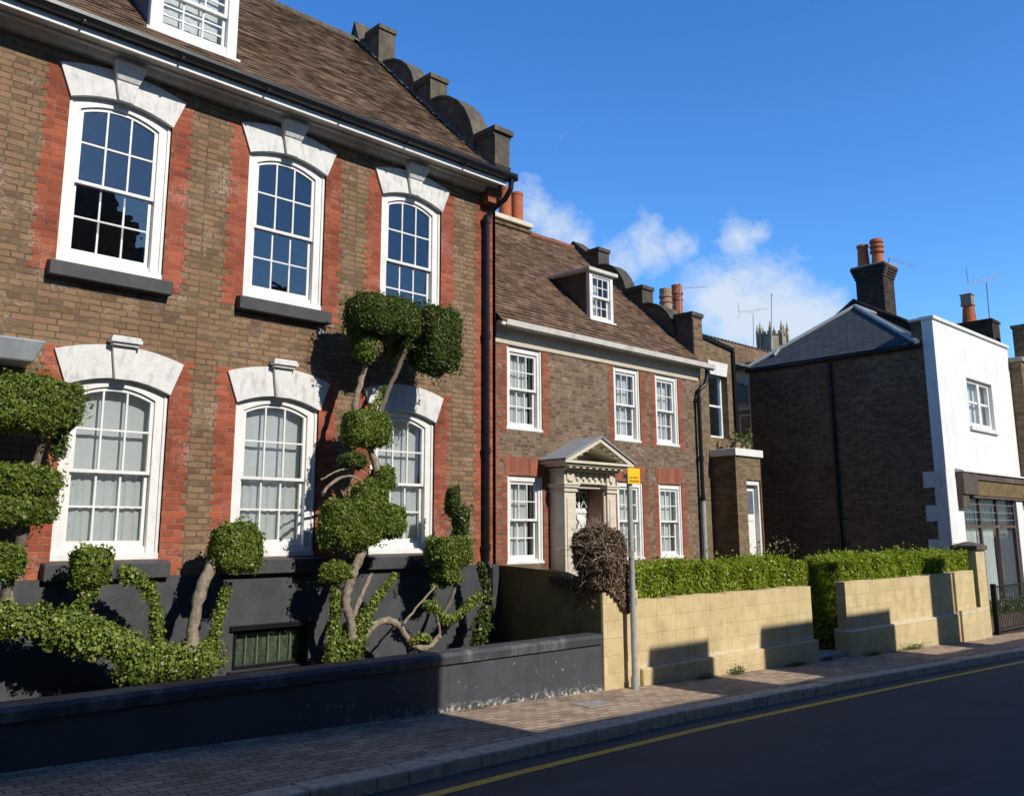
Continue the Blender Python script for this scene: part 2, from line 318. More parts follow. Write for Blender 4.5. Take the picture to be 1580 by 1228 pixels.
def asphalt_mat():
    mt, k = material('asphalt'); pos = k.n('NewGeometry').outputs['Position']
    n = k.noise(160, pos, 3, .6); n2 = k.noise(.7, pos, 6, .65); n3 = k.noise(9, pos, 5, .7)
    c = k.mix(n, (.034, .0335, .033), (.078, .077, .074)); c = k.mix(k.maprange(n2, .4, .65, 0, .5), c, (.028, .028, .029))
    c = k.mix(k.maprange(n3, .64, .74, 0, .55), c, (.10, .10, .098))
    sp = k.n('SeparateXYZ', _0=pos); st = k.noise(3.0, k.scaled(pos, .12, 1.4, 1), 5, .65)
    c = k.mix(k.maprange(st, .5, .68, 0, .55), c, (.075, .074, .072))
    gd = k.math('MULTIPLY', k.maprange(sp.outputs[1], 6.35, 6.72), k.maprange(k.noise(12, pos, 6, .7), .42, .6))
    c = k.mix(k.math('MULTIPLY', gd, .8), c, (.13, .115, .09))
    vo = k.n('TexVoronoi', dict(feature='DISTANCE_TO_EDGE'), Vector=k.n('VectorMath', dict(operation='MULTIPLY_ADD'), _0=k.n('TexNoise', Vector=pos, Scale=2.0, Detail=4.0).outputs['Color'], _1=(.9, .9, 0), _2=pos).outputs[0], Scale=.32).outputs['Distance']
    c = k.mix(k.math('MULTIPLY', k.maprange(vo, .006, .0), k.maprange(n2, .45, .55)), c, (.012, .012, .012))
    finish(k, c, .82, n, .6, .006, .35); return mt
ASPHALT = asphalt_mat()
KERB = plain_mat('granite kerb', (.50, .41, .30), .8, .3, 9, .7, .25, (.10, .095, .09), .6, 8)
LINE = plain_mat('worn yellow road paint', (.66, .42, .06), .75, .25, 20, .3, .25, (.12, .105, .07), .5, 28)
CONC = plain_mat('concrete', (.30, .28, .25), .85, .25, 6, .6, .2, (.14, .13, .11), .5, 5)

def glass_mat(name, k0=.10, tint=(.92, .95, .95)):
    mt, k = material(name); pos = k.n('NewGeometry').outputs['Position']
    fr = k.n('Fresnel', IOR=1.5).outputs[0]
    fac = k.math('ADD', k.math('MULTIPLY', fr, 1.5), k0, clamp=True)
    n = k.noise(3.5, pos, 2, .5); bn = k.n('Bump', Strength=.25, Distance=.01, Height=n)
    g = k.n('BsdfGlossy', Color=(.92, .96, 1.0), Roughness=.01, Normal=bn.outputs[0]); t = k.n('BsdfTransparent', Color=tint)
    mx = k.n('MixShader', _0=fac, _1=t.outputs[0], _2=g.outputs[0]); k.n('OutputMaterial', Surface=mx.outputs[0]); return mt
GLASS = glass_mat('old window glass', .16); GLASS2 = glass_mat('window glass', .02)
def cloth_mat():
    mt, k = material('net curtain'); pos = k.n('NewGeometry').outputs['Position']
    n = k.noise(60, k.scaled(pos, 1, 1, .15), 3, .6)
    c = k.mix(n, (.80, .83, .84), (.90, .92, .92))
    d = k.n('BsdfDiffuse', Color=c); t = k.n('BsdfTranslucent', Color=c); mx = k.n('MixShader', _0=.3, _1=d.outputs[0], _2=t.outputs[0])
    k.n('OutputMaterial', Surface=mx.outputs[0]); return mt
NET = cloth_mat()
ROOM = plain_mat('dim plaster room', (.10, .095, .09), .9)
def leaf_mat(name, stops, trans=.35, rough=.45, spec=.4):
    mt, k = material(name); g = k.n('NewGeometry'); pos = g.outputs['Position']
    n = k.noise(2.6, pos, 4, .6)
    t = k.math('ADD', k.math('MULTIPLY', g.outputs['Random Per Island'], .6), k.math('MULTIPLY', n, .45))
    c = k.ramp(t, stops)
    c = k.mix(k.maprange(k.math('FRACT', k.math('MULTIPLY', g.outputs['Random Per Island'], 37.0)), .955, .965), c, (.20, .135, .06))
    p = k.n('BsdfPrincipled', Roughness=rough); p.inputs['Specular IOR Level'].default_value = spec
    k.nt.links.new(c, p.inputs['Base Color'])
    tr = k.n('BsdfTranslucent', Color=k.mix(1.0, c, (1.0, 1.15, .5), 'MULTIPLY'))
    mx = k.n('MixShader', _0=trans, _1=p.outputs[0], _2=tr.outputs[0]); k.n('OutputMaterial', Surface=mx.outputs[0]); return mt
LEAF_T = leaf_mat('clipped privet leaf', [(0, (0.041, 0.066, 0.012)), (0.35, (0.108, 0.159, 0.022)), (0.65, (0.198, 0.255, 0.036)), (0.9, (0.3, 0.359, 0.066)), (1, (0.396, 0.442, 0.132))])
LEAF_D = leaf_mat('dark privet leaf', [(0, (0.024, 0.041, 0.012)), (0.4, (0.062, 0.097, 0.018)), (0.75, (0.12, 0.166, 0.03)), (1, (0.216, 0.262, 0.072))])
LEAF_I = leaf_mat('ivy leaf', [(0, (0.042, 0.062, 0.014)), (0.35, (0.12, 0.172, 0.029)), (0.65, (0.24, 0.304, 0.048)), (0.88, (0.36, 0.428, 0.09)), (1, (0.456, 0.428, 0.18))])
LEAF_H = leaf_mat('hedge leaf', [(0, (.045, .075, .008)), (.35, (.16, .225, .014)), (.65, (.32, .39, .026)), (.9, (.44, .50, .05)), (1, (.52, .56, .12))], .45, .4, .35)
LEAF_B = leaf_mat('dead brown leaf', [(0, (.055, .034, .021)), (.4, (.14, .088, .056)), (.7, (.24, .165, .11)), (1, (.37, .29, .21))], .15, .7, .2)
LEAF_G = leaf_mat('weed leaf', [(0, (.03, .05, .012)), (.5, (.08, .12, .025)), (1, (.16, .19, .06))])

# ------------------------------------------------------------------ foliage helpers
def snoise(P, scale, seed=0):
    r = np.random.default_rng(seed); o = np.zeros(len(P))
    for i in range(6):
        kv = r.normal(size=3)*scale*(1+.35*i); o += np.sin(P@kv + r.uniform(0, 6.28))/(1+.35*i)
    return o/2.6
def leaf_arrays(P, N, size, jit=.8, asp=.55):
    n = len(P); N = N + RNG.normal(size=(n, 3))*jit; N /= np.linalg.norm(N, axis=1)[:, None]+1e-9
    T = RNG.normal(size=(n, 3)); T -= (T*N).sum(1)[:, None]*N; T /= np.linalg.norm(T, axis=1)[:, None]+1e-9
    B = np.cross(N, T); s = size*RNG.uniform(.5, 1.5, n)[:, None]
    V = np.stack([P - T*s*.5, P + B*s*asp*.5 + N*s*.10, P + T*s*.5, P - B*s*asp*.5 + N*s*.10], 1).reshape(-1, 3)
    return V
def leaf_mesh(name, Vs, mat, parent, extra=None, smooth=False):
    """Vs: (4n,3) leaf quads; extra: list of (verts, faces, material index) solids"""
    b = np.array(base_of(parent)); V = [np.asarray(Vs)]; nv = len(Vs); q = np.arange(nv).reshape(-1, 4)
    loops = [q.reshape(-1)]; starts = [np.arange(len(q))*4]; mi = [np.zeros(len(q), int)]; ln = len(q)*4
    for (ev, ef, em) in (extra or []):
        ef = np.asarray(ef); V.append(np.asarray(ev)); loops.append((ef+nv).reshape(-1)); starts.append(np.arange(len(ef))*4+ln); mi.append(np.full(len(ef), em)); nv += len(ev); ln += len(ef)*4
    V = np.concatenate(V)-b; loops = np.concatenate(loops); starts = np.concatenate(starts); mi = np.concatenate(mi)
    me = bpy.data.meshes.new(name); me.vertices.add(len(V)); me.vertices.foreach_set('co', V.astype(np.float32).ravel())
    me.loops.add(len(loops)); me.loops.foreach_set('vertex_index', loops.astype(np.int32))
    me.polygons.add(len(starts)); me.polygons.foreach_set('loop_start', starts.astype(np.int32))
    for mm in (mat if isinstance(mat, (list, tuple)) else [mat]): me.materials.append(mm)
    me.polygons.foreach_set('material_index', mi.astype(np.int32)); me.update(calc_edges=True); me.validate()
    return link(name, me, parent)
def super_points(c, h, n, p, seed, rough=.05, shell=.10):
    a, b, d = h; A = np.array([b*d, b*d, a*d, a*d, a*b, a*b]); f = RNG.choice(6, n, p=A/A.sum())
    Q = RNG.uniform(-1, 1, (n, 3)); ax = f//2; sg = (f % 2)*2-1.0
    Q[np.arange(n), ax] = sg
    r = (np.abs(Q)**p).sum(1)**(1/p); Q /= r[:, None]
    N = np.sign(Q)*np.abs(Q)**(p-1)/np.array(h); N /= np.linalg.norm(N, axis=1)[:, None]+1e-9
    s = 1 + 1.15*rough*snoise(Q*np.array(h), 9, seed) + .9*rough*snoise(Q*np.array(h), 30, seed+1) - shell*np.abs(RNG.normal(size=n))*.6
    return np.array(c)+Q*np.array(h)*s[:, None], N
def core(c, h, p, k=.86, m=8):
    g = np.linspace(-1, 1, m); V = []; Fc = []
    for ax in range(3):
        for sg in (-1, 1):
            o = len(V)
            for i in range(m):
                for j in range(m):
                    q = np.zeros(3); q[ax] = sg; q[(ax+1) % 3] = g[i]; q[(ax+2) % 3] = g[j]
                    q /= (np.abs(q)**p).sum()**(1/p); V.append(np.array(c)+q*np.array(h)*k)
            for i in range(m-1):
                for j in range(m-1): Fc.append((o+i*m+j, o+(i+1)*m+j, o+(i+1)*m+j+1, o+i*m+j+1))
    return V, Fc
def blk(l, t, r, b, Y, depth):
    """pixel box -> centre and half sizes of a clipped block standing at depth Y"""
    C = at((l+r)/2, (t+b)/2, Y); zd = C.dot(_f); w = (r-l)/F*zd*(C.length/zd)
    ph = math.atan2(C.x, C.y); a = max((w/2-.8*depth/2*math.sin(ph))/math.cos(ph), .3*w)
    c = (at((l+r)/2, t, Y).z-at((l+r)/2, b, Y).z)/2
    return tuple(C), (a*.94, depth/2, c*.93)
SEED = [0]
def crown(name, boxes, Y, parent, mat=None, leaf=.032, dens=5000, p=4.6, rough=.065):
    """one clipped mass of foliage made of one or more blocks"""
    Vs = []; ex = []
    for bx in boxes:
        l, t, r, b = bx[:4]; dp = bx[4] if len(bx) > 4 else .45; yy = bx[5] if len(bx) > 5 else Y; pp = bx[6] if len(bx) > 6 else p
        c, h = blk(l, t, r, b, yy, dp); SEED[0] += 3
        h = tuple(x*random.uniform(.97, 1.03) for x in h); area = 8*(h[0]*h[1]+h[1]*h[2]+h[0]*h[2])
        P, N = super_points(c, h, int(area*dens*1.1), pp, SEED[0], rough); hole = snoise(P, 22, SEED[0]+5)+.6*snoise(P, 55, SEED[0]+6); keep = hole > -1.0; P, N = P[keep], N[keep]; Vs.append(leaf_arrays(P, N, leaf, .95))
        P, N = super_points(c, [x*1.03 for x in h], int(area*dens*.12), pp, SEED[0], rough*2.6, -.05); Vs.append(leaf_arrays(P, N, leaf*1.15, 1.6))
        ev, ef = core(c, h, pp, .80); ex.append((ev, ef, 0))
    return leaf_mesh(name, np.concatenate(Vs), mat or LEAF_T, parent, ex)
def path3(pts, Y): return [at(q[0], q[1], q[2] if len(q) > 2 else Y) for q in pts]
def resample(P, step):
    out = []; P = [Vector(p) for p in P]
    for a, b in zip(P, P[1:]):
        n = max(1, int((b-a).length/step)); out += [a.lerp(b, i/n) for i in range(n)]
    return out+[P[-1]]
def smooth_path(P, it=2):
    P = [Vector(p) for p in P]
    for _ in range(it):
        Q = [P[0]]
        for a, b in zip(P, P[1:]): Q += [a.lerp(b, .25), a.lerp(b, .75)]
        Q.append(P[-1]); P = Q
    return P
def limb(name, pts, Y, r0, r1, parent, mat=None, seg=9):
    P = smooth_path(path3(pts, Y), 2); n = len(P)
    P = [p + Vector((random.gauss(0, .006), random.gauss(0, .006), 0)) for p in P]
    rs = [(r0+(r1-r0)*i/(n-1))*(1+random.uniform(-.19, .19)) for i in range(n)]
    mb = MB(); mb.tube(P, rs, seg); return mb.build(name, mat or BARK, parent, smooth=True)
def ivy(name, pts, Y, radius, parent, dens=1500, leaf=.055, mat=None, jit=.9, flat=1.0):
    P = resample(smooth_path(path3(pts, Y), 2), .03); n = len(P); Pn = np.array([tuple(p) for p in P])
    L = sum((b-a).length for a, b in zip(P, P[1:])); rr = np.array(radius if isinstance(radius, (list, tuple)) else [radius]); rr = np.interp(np.linspace(0, 1, n), np.linspace(0, 1, len(rr)), rr)
    cnt = int(dens*L*(rr.mean()/.1)); i = RNG.integers(0, n, cnt); D = RNG.normal(size=(cnt, 3)); D /= np.linalg.norm(D, axis=1)[:, None]
    SEED[0] += 2; rad_ = rr[i]*(.5+.55*RNG.uniform(0, 1, cnt))*(1+.38*snoise(Pn[i]+D*.1, 11, SEED[0])+.30*snoise(Pn[i]+D*.15, 26, SEED[0]+1))
    D[:, 1] *= flat
    V = leaf_arrays(Pn[i]+D*rad_[:, None], D+np.array([0, -.25, .3]), leaf, jit, .8)
    mb = MB(); mb.tube(P[::2]+[P[-1]], [x*.36 for x in list(rr[::2])+[rr[-1]]], 7, cap=False)
    return leaf_mesh(name, V, mat or LEAF_I, parent, [(mb.v, mb.f, 0)])

# ------------------------------------------------------------------ ground
def zb(x): return -1.797-.031*max(-40, min(70, x))
XS = [-40+2.0*i for i in range(56)]
def sheet(name, ys, zf, mat, xs=None):
    mb = MB(); xs = xs or XS
    for a, b in zip(xs, xs[1:]):
        for c, d in zip(ys, ys[1:]): mb.face([(a, c, zf(a, c)), (b, c, zf(b, c)), (b, d, zf(b, d)), (a, d, zf(a, d))])
    return struct(mb.build(name, mat))
KX = [-40, -6, 2, 5.2, 6.2, 9.4, 14.5, 22, 70]; KY = [6.0, 6.25, 6.42, 6.52, 6.62, 6.80, 6.86, 6.83, 6.83]
def ky(x): return float(np.interp(x, KX, KY))
g = MB(); g.box(-1500, 1500, -1500, 1500, -6.0, -5.6); struct(g.build('ground', SOIL))
def strip(name, yf, ns, zf, mat, xs=None):
    mb = MB(); xs = xs or [-40+1.0*i for i in range(111)]
    for a, b in zip(xs, xs[1:]):
        for i in range(ns):
            q = [(x, yf(x, t)) for x, t in ((a, i/ns), (b, i/ns), (b, (i+1)/ns), (a, (i+1)/ns))]
            mb.face([(x, y, zf(x, y)) for x, y in q])
    return struct(mb.build(name, mat))
zpav = lambda x, y: zb(x)-.022*(8.39-y)
strip('pavement', lambda x, t: (ky(x)+.28)+(8.45-(ky(x)+.28))*t, 2, zpav, PAVING)
zroad = lambda x, y: zb(x)-.158+.02*(1-((y-3.8)/3.0)**2)
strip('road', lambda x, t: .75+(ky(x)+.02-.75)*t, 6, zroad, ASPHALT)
strip('far_pavement', lambda x, t: -1.3+2.05*t, 1, lambda x, y: zb(x)-.03, PAVING)
mb = MB()
for i in range(110):
    a, b = -40+i*1.0, -40+i*1.0+.995
    mb.face([(a, ky(a)-.45, zroad(a, ky(a)-.45)+.004), (b+.005, ky(b+.005)-.45, zroad(b, ky(b)-.45)+.004), (b+.005, ky(b+.005)-.33, zroad(b, ky(b)-.33)+.004), (a, ky(a)-.33, zroad(a, ky(a)-.33)+.004)])
struct(mb.build('yellow_line', LINE))
mb = MB()
x = -8.0
while x < 60:
    L = random.uniform(.75, 1.05); a, b = x+.005, x+L-.005; dz = random.uniform(-.006, .008); dy = random.uniform(-.008, .008)
    z0, z1 = zpav(a, ky(a))+.006+dz, zpav(b, ky(b))+.006+dz
    mb.hexa([(a, ky(a)+dy, z0-.4), (b, ky(b)+dy, z1-.4), (b, ky(b)+.29+dy, z1-.4), (a, ky(a)+.29+dy, z0-.4), (a, ky(a)+dy, z0), (b, ky(b)+dy, z1), (b, ky(b)+.29+dy, z1), (a, ky(a)+.29+dy, z0)])
    x += L
struct(mb.build('kerb', KERB, bevel=.022))
mb = MB()
for a, b in zip(XS, XS[1:]): mb.face([(a, .45, zb(a)-.03+.002), (b, .45, zb(b)-.03+.002), (b, .75, zb(b)-.03+.002), (a, .75, zb(a)-.03+.002)]); mb.face([(a, .75, zb(a)-.4), (b, .75, zb(b)-.4), (b, .75, zb(b)-.028), (a, .75, zb(a)-.028)][::-1])
struct(mb.build('far_kerb', KERB))
sheet('front_garden', [8.40, 8.7, 10.6, 12, 14, 40], lambda x, y: zb(x)-.02+(0 if x < 10 else min(1.2, max(0, (y-8.5)*.28))), SOIL)

# ------------------------------------------------------------------ windows
def arc_z(x, x0, x1, zs, rise):
    t = (x-(x0+x1)/2)/((x1-x0)/2); return zs + rise*(1-t*t)
def sash_window(parent, x0, x1, z0, zs, rise, yf, cols=3, rows=2, fw=.135, bw=.022, sill=.05, glass=None, curtain=None, zmeet=None, frame_mat=None, tilt=(.0, .012), name='window', topw=None, botw=.10):
    """box sash window in the plane y=yf; parts: frame (own mesh) > upper/lower sash, panes, curtain"""
    fm = frame_mat or WHITE; glass = glass or GLASS; topw = topw or fw*.75
    N = 14 if rise else 1
    xs = [x0+(x1-x0)*i/N for i in range(N+1)]
    zo = lambda x: arc_z(x, x0, x1, zs, rise)
    ix0, ix1, iz0 = x0+fw, x1-fw, z0+botw
    zi = lambda x: arc_z(x, ix0, ix1, zs-topw*(.75 if rise else 1), rise*.8)
    fr = MB()
    fr.band([(x0, z0+sill), (ix0, z0+sill)], [(x0, zo(x0)), (ix0, zo(ix0))], yf, yf+.12)
    fr.band([(ix1, z0+sill), (x1, z0+sill)], [(ix1, zo(ix1)), (x1, zo(x1))], yf, yf+.12)
    ii = [ix0+(ix1-ix0)*i/N for i in range(N+1)]
    fr.band([(x, zi(x)) for x in ii], [(x, zo(x)) for x in ii], yf, yf+.12)
    # a slim outer bead round the box, and the timber sill
    fr.band([(x0+.002, z0+sill), (x0+.035, z0+sill)], [(x0+.002, zo(x0)-.004), (x0+.035, zo(x0+.035)-.004)], yf-.018, yf-.001)
    fr.band([(x1-.035, z0+sill), (x1-.002, z0+sill)], [(x1-.035, zo(x1-.035)-.004), (x1-.002, zo(x1)-.004)], yf-.018, yf-.001)
    fr.box(x0-.02, x1+.02, yf-.035, yf+.12, z0, z0+sill)
    fr.box(ix0, ix1, yf+.02, yf+.12, z0+sill, iz0-.012)
    wo = fr.build(name, fm, parent, bevel=.006)
    zm = zmeet if zmeet else (iz0+zi((x0+x1)/2))/2
    gl = MB()
    def sash(yy, za, zb_, top, nm):
        s = MB(); st = .042
        zt = (lambda x: zi(x)-.004) if top else (lambda x: zb_)
        a, b = ix0+.003, ix1-.003
        s.band([(a, za), (a+st, za)], [(a, zt(a)), (a+st, zt(a+st))], yy, yy+.04)
        s.band([(b-st, za), (b, za)], [(b-st, zt(b-st)), (b, zt(b))], yy, yy+.04)
        M_ = [a+st+(b-a-2*st)*i/N for i in range(N+1)]
        hd = st if top else .035
        s.band([(x, zt(x)-hd) for x in M_], [(x, zt(x)) for x in M_], yy, yy+.04)
        br = .038 if top else .065
        s.band([(a+st, za), (b-st, za)], [(a+st, za+br), (b-st, za+br)], yy, yy+.04)
        gx0, gx1, gz0 = a+st, b-st, za+br
        hh = (zt((a+b)/2)-hd-gz0); rowz = [gz0+hh*r/rows for r in range(rows+1)]
        cxs = [gx0+(gx1-gx0)*c/cols for c in range(cols+1)]
        for c in cxs[1:-1]: s.band([(c-bw/2, gz0), (c+bw/2, gz0)], [(c-bw/2, zt(c)-hd), (c+bw/2, zt(c)-hd)], yy+.004, yy+.036)
        for z in rowz[1:-1]:
            for c0, c1 in zip(cxs, cxs[1:]):
                s.box(c0+(bw/2 if c0 > gx0+.01 else 0), c1-(bw/2 if c1 < gx1-.01 else 0), yy+.006, yy+.034, z-bw/2, z+bw/2)
        s.build(nm, fm, wo)
        for r in range(rows):
            for c0, c1 in zip(cxs, cxs[1:]):
                za_, zb2 = rowz[r], rowz[r+1]
                t0 = random.uniform(-.0018, .0018); t1 = random.uniform(-.0018, .0018)+(tilt[0] if top else -tilt[1])*(zb2-za_)/.4
                t2 = t1+random.uniform(-.0008, .0008); t3 = t0+random.uniform(-.0008, .0008)
                top_l = min(zb2, zt(c0)-hd*.5) if (top and r == rows-1) else zb2; top_r = min(zb2, zt(c1)-hd*.5) if (top and r == rows-1) else zb2
                yg = yy+.02
                gl.face([(c0, yg+t0, za_), (c1, yg+t3, za_), (c1, yg+t2, top_r), (c0, yg+t1, top_l)])
    sash(yf+.028, zm-.02, None, True, 'upper_sash')
    sash(yf+.074, iz0-.012, zm+.018, False, 'lower_sash')
    gl.build('glass', glass, wo)
    if curtain: curtain(wo, ix0, ix1, iz0, zi, yf)
    return wo
def cloth(wo, a, b, z0, z1, y, folds=9, amp=.018, mat=None, seed=0, nz=6):
    r = random.Random(seed); mb = MB(); nx = max(16, int((b-a)/.012)); ph = [r.uniform(0, 6.28) for _ in range(4)]
    def Yf(x, z):
        t = (x-a)/(b-a)*folds*6.283
        return y + amp*(math.sin(t+ph[0]+.6*math.sin(t*.37+ph[1]))+.45*math.sin(t*1.93+ph[2]+z*.8)) + .006*math.sin(z*3+ph[3])
    def top(x): return z1(x) if callable(z1) else z1
    for i in range(nx):
        xa, xb = a+(b-a)*i/nx, a+(b-a)*(i+1)/nx
        for j in range(nz):
            f0, f1 = j/nz, (j+1)/nz
            pts = [(xa, z0+(top(xa)-z0)*f0), (xb, z0+(top(xb)-z0)*f0), (xb, z0+(top(xb)-z0)*f1), (xa, z0+(top(xa)-z0)*f1)]
            mb.face([(p, Yf(p, q), q) for p, q in pts])
    return mb.build('curtain', mat or NET, wo, smooth=True)
def net_two_tier(seed):
    def f(wo, a, b, z0, zi, yf):
        zt = lambda x: zi(x)-.01; zmid = z0+(zi((a+b)/2)-z0)*.47
        cloth(wo, a, b, zmid-.04, zt, yf+.165, 5, .003, seed=seed)
        cloth(wo, a, b, z0-.02, zmid-.02, yf+.145, 8, .010, seed=seed+1)
    return f
def drapes(seed, gap=.0):
    def f(wo, a, b, z0, zi, yf):
        zt = lambda x: zi(x)-.01; w = b-a; r = random.Random(seed); m1 = a+w*r.uniform(.80, .88); m2 = a+w*r.uniform(.90, .94)
        cloth(wo, a, m1, z0-.02, zt, yf+.150, 7.3, .014, seed=seed*7); cloth(wo, m2, b, z0-.02, zt, yf+.155, 1.5, .012, seed=seed*7+1)
    return f

# ================================================================== HOUSE 1
Y1 = 10.5
H1 = thing('brick_house', (4.5, 14.4, -2.1), 'tall brown brick house with white arched lintels, red brick strips and charcoal painted base', 'house')
UP = [(2.99, 4.20), (5.255, 6.44), (7.41, 8.56)]; LO = [(3.20, 4.38), (5.245, 6.45), (7.31, 8.47)]
UZ = (3.06, 5.03, .15); LZ = (-.26, 1.66, .15)
holes = [(a, b, UZ[0], UZ[1]+UZ[2]) for a, b in UP]+[(a, b, LZ[0], LZ[1]+LZ[2]) for a, b in LO]
cell = (5.33, 6.38, -1.60, -1.13)
w = MB()
P1 = lambda u, v, d: (u, Y1+d, v)
# openings are cut column by column so that upper and lower ones may be offset
def wall_levels(mb, x0, x1, levels, P, reveal=.15):
    for v0, v1, hs in levels: grid_wall(mb, x0, x1, v0, v1, hs, P, 0, reveal)
wall_levels(w, -4.0, 9.72, [(-.45, 2.6, holes[3:]), (2.6, 5.9, holes[:3])], P1)
w.face([(9.72, 10.5, -2.6), (9.72, 18.7, -2.6), (9.72, 18.7, 5.9), (9.72, 10.5, 5.9)])
w.face([(9.72, 10.12, 5.9), (9.72, 18.7, 5.9), (9.72, 14.4, 9.9)]); w.face([(-4, 18.7, -2.6), (-4, 10.5, -2.6), (-4, 10.5, 5.9), (-4, 18.7, 5.9)])
w.face([(9.72, 18.7, -2.6), (-4, 18.7, -2.6), (-4, 18.7, 5.9), (9.72, 18.7, 5.9)])
w.build('wall', BRICK, H1)
pl = MB(); pl.band([(-4.0, -2.4), (cell[0], -2.4)], [(-4.0, -.45), (cell[0], -.45)], Y1-.06, Y1+.2)
pl.band([(cell[1], -2.4), (9.74, -2.4)], [(cell[1], -.45), (9.74, -.45)], Y1-.06, Y1+.2)
pl.band([(cell[0], -2.4), (cell[1], -2.4)], [(cell[0], cell[2]), (cell[1], cell[2])], Y1-.06, Y1+.2)
pl.band([(cell[0], cell[3]), (cell[1], cell[3])], [(cell[0], -.45), (cell[1], -.45)], Y1-.06, Y1+.2)
pl.build('plinth', SLATEP, H1)
# red brick strips
def tooth_strip(mb, edge, side, z0, z1, wa, wb, y, hrow=.075, y1=None, clip=None):
    r0 = math.ceil(z0/hrow-1e-6); r1 = math.floor(z1/hrow+1e-6)
    for r in range(r0, r1):
        ww = wa if r % 2 else wb
        ww += random.gauss(0, .012)
        e = edge(r*hrow) if callable(edge) else edge
        a, b = (e-ww, e) if side < 0 else (e, e+ww)
        a = max(a, clip[0]) if clip else a; b = min(b, clip[1]) if clip else b
        mb.box(a, b, y, y1 or y+.06, r*hrow+.0004, (r+1)*hrow-.0004)
for (a, b), (z0, zt) in zip(UP+LO, [(2.925, 5.40)]*3+[(-.45, 2.10)]*3):
    up = z0 > 0
    for e, sd, wa, wb in ((a, -1, .275, .235), (b, 1, .275, .24) if up else (b, 1, .29, .245)): dr = MB(); tooth_strip(dr, e, sd, z0, zt, wa, wb, Y1-.003); dr.build('brick_dressing', REDB, H1)
dr = MB(); tooth_strip(dr, 9.725, -1, -.45, 5.5, .46, .42, Y1-.004)
dr.build('brick_dressing', REDB, H1)
# return face of the corner in red brick
q = MB(); q.box(9.66, 9.727, Y1-.004, Y1+.35, -.45, 5.55); q.build('corner_quoin', REDB, H1)
for i, ((a, b), (z0, zs, rise)) in enumerate(zip(UP+LO, [UZ]*3+[LZ]*3)):
    up = i < 3
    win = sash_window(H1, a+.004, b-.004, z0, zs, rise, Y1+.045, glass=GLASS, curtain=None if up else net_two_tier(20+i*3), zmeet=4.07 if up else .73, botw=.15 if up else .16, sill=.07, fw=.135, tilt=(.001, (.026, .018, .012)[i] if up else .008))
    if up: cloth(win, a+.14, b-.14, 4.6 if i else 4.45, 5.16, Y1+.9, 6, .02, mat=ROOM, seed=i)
    # white voussoir block with keystone
    lt = MB(); n = 16; tl = .145
    lo = [(a-.002+(b-a+.004)*j/n, arc_z(a+(b-a)*j/n, a, b, zs+.005, rise-.02)) for j in range(n+1)]
    zo, ro = (5.41, .12) if up else (2.05, .13)
    hi = [(a-tl+(b-a+2*tl)*j/n, arc_z(a-tl+(b-a+2*tl)*j/n, a-tl, b+tl, zo, ro)) for j in range(n+1)]
    lt.band(lo, hi, Y1-.035, Y1+.14)
    lo_o = lt.build('lintel', WHITE_L, H1, bevel=.006)
    cxk = (a+b)/2+.0; ks = MB()
    kl, kh = zs+rise-.035, (5.40 if up else 2.16)
    ks.hexa([(cxk-.085, Y1-.085, kl), (cxk+.085, Y1-.085, kl), (cxk+.085, Y1-.036, kl), (cxk-.085, Y1-.036, kl), (cxk-.135, Y1-.085, kh), (cxk+.135, Y1-.085, kh), (cxk+.135, Y1-.036, kh), (cxk-.135, Y1-.036, kh)])
    if up:
        ks.hexa([(cxk-.135, Y1-.10, kh), (cxk+.135, Y1-.10, kh), (cxk+.135, Y1-.036, kh), (cxk-.135, Y1-.036, kh), (cxk-.19, Y1-.20, kh+.20), (cxk+.19, Y1-.20, kh+.20), (cxk+.19, Y1-.036, kh+.20), (cxk-.19, Y1-.036, kh+.20)])
    else:
        ks.box(cxk-.15, cxk+.15, Y1-.13, Y1-.036, kh+.002, kh+.035); ks.box(cxk-.18, cxk+.18, Y1-.16, Y1-.036, kh+.036, kh+.085); ks.box(cxk-.165, cxk+.165, Y1-.145, Y1-.036, kh+.086, kh+.115)
    if not (i == 5): ks.build('keystone', WHITE_L if up else WHITE_L, lo_o, bevel=.008)
    s = MB(); ex = .09
    if up: s.hexa([(a-ex, Y1-.13, z0-.20), (b+ex, Y1-.13, z0-.20), (b+ex, Y1+.05, z0-.20), (a-ex, Y1+.05, z0-.20), (a-ex, Y1-.13, z0-.03), (b+ex, Y1-.13, z0-.03), (b+ex, Y1+.05, z0-.003), (a-ex, Y1+.05, z0-.003)])
    else: s.hexa([(a-ex, Y1-.15, z0-.205), (b+ex, Y1-.15, z0-.205), (b+ex, Y1+.05, z0-.205), (a-ex, Y1+.05, z0-.205), (a-ex, Y1-.15, z0-.03), (b+ex, Y1-.15, z0-.03), (b+ex, Y1+.05, z0-.003), (a-ex, Y1+.05, z0-.003)])
    s.build('window_sill', SLATEP, H1, bevel=.012)
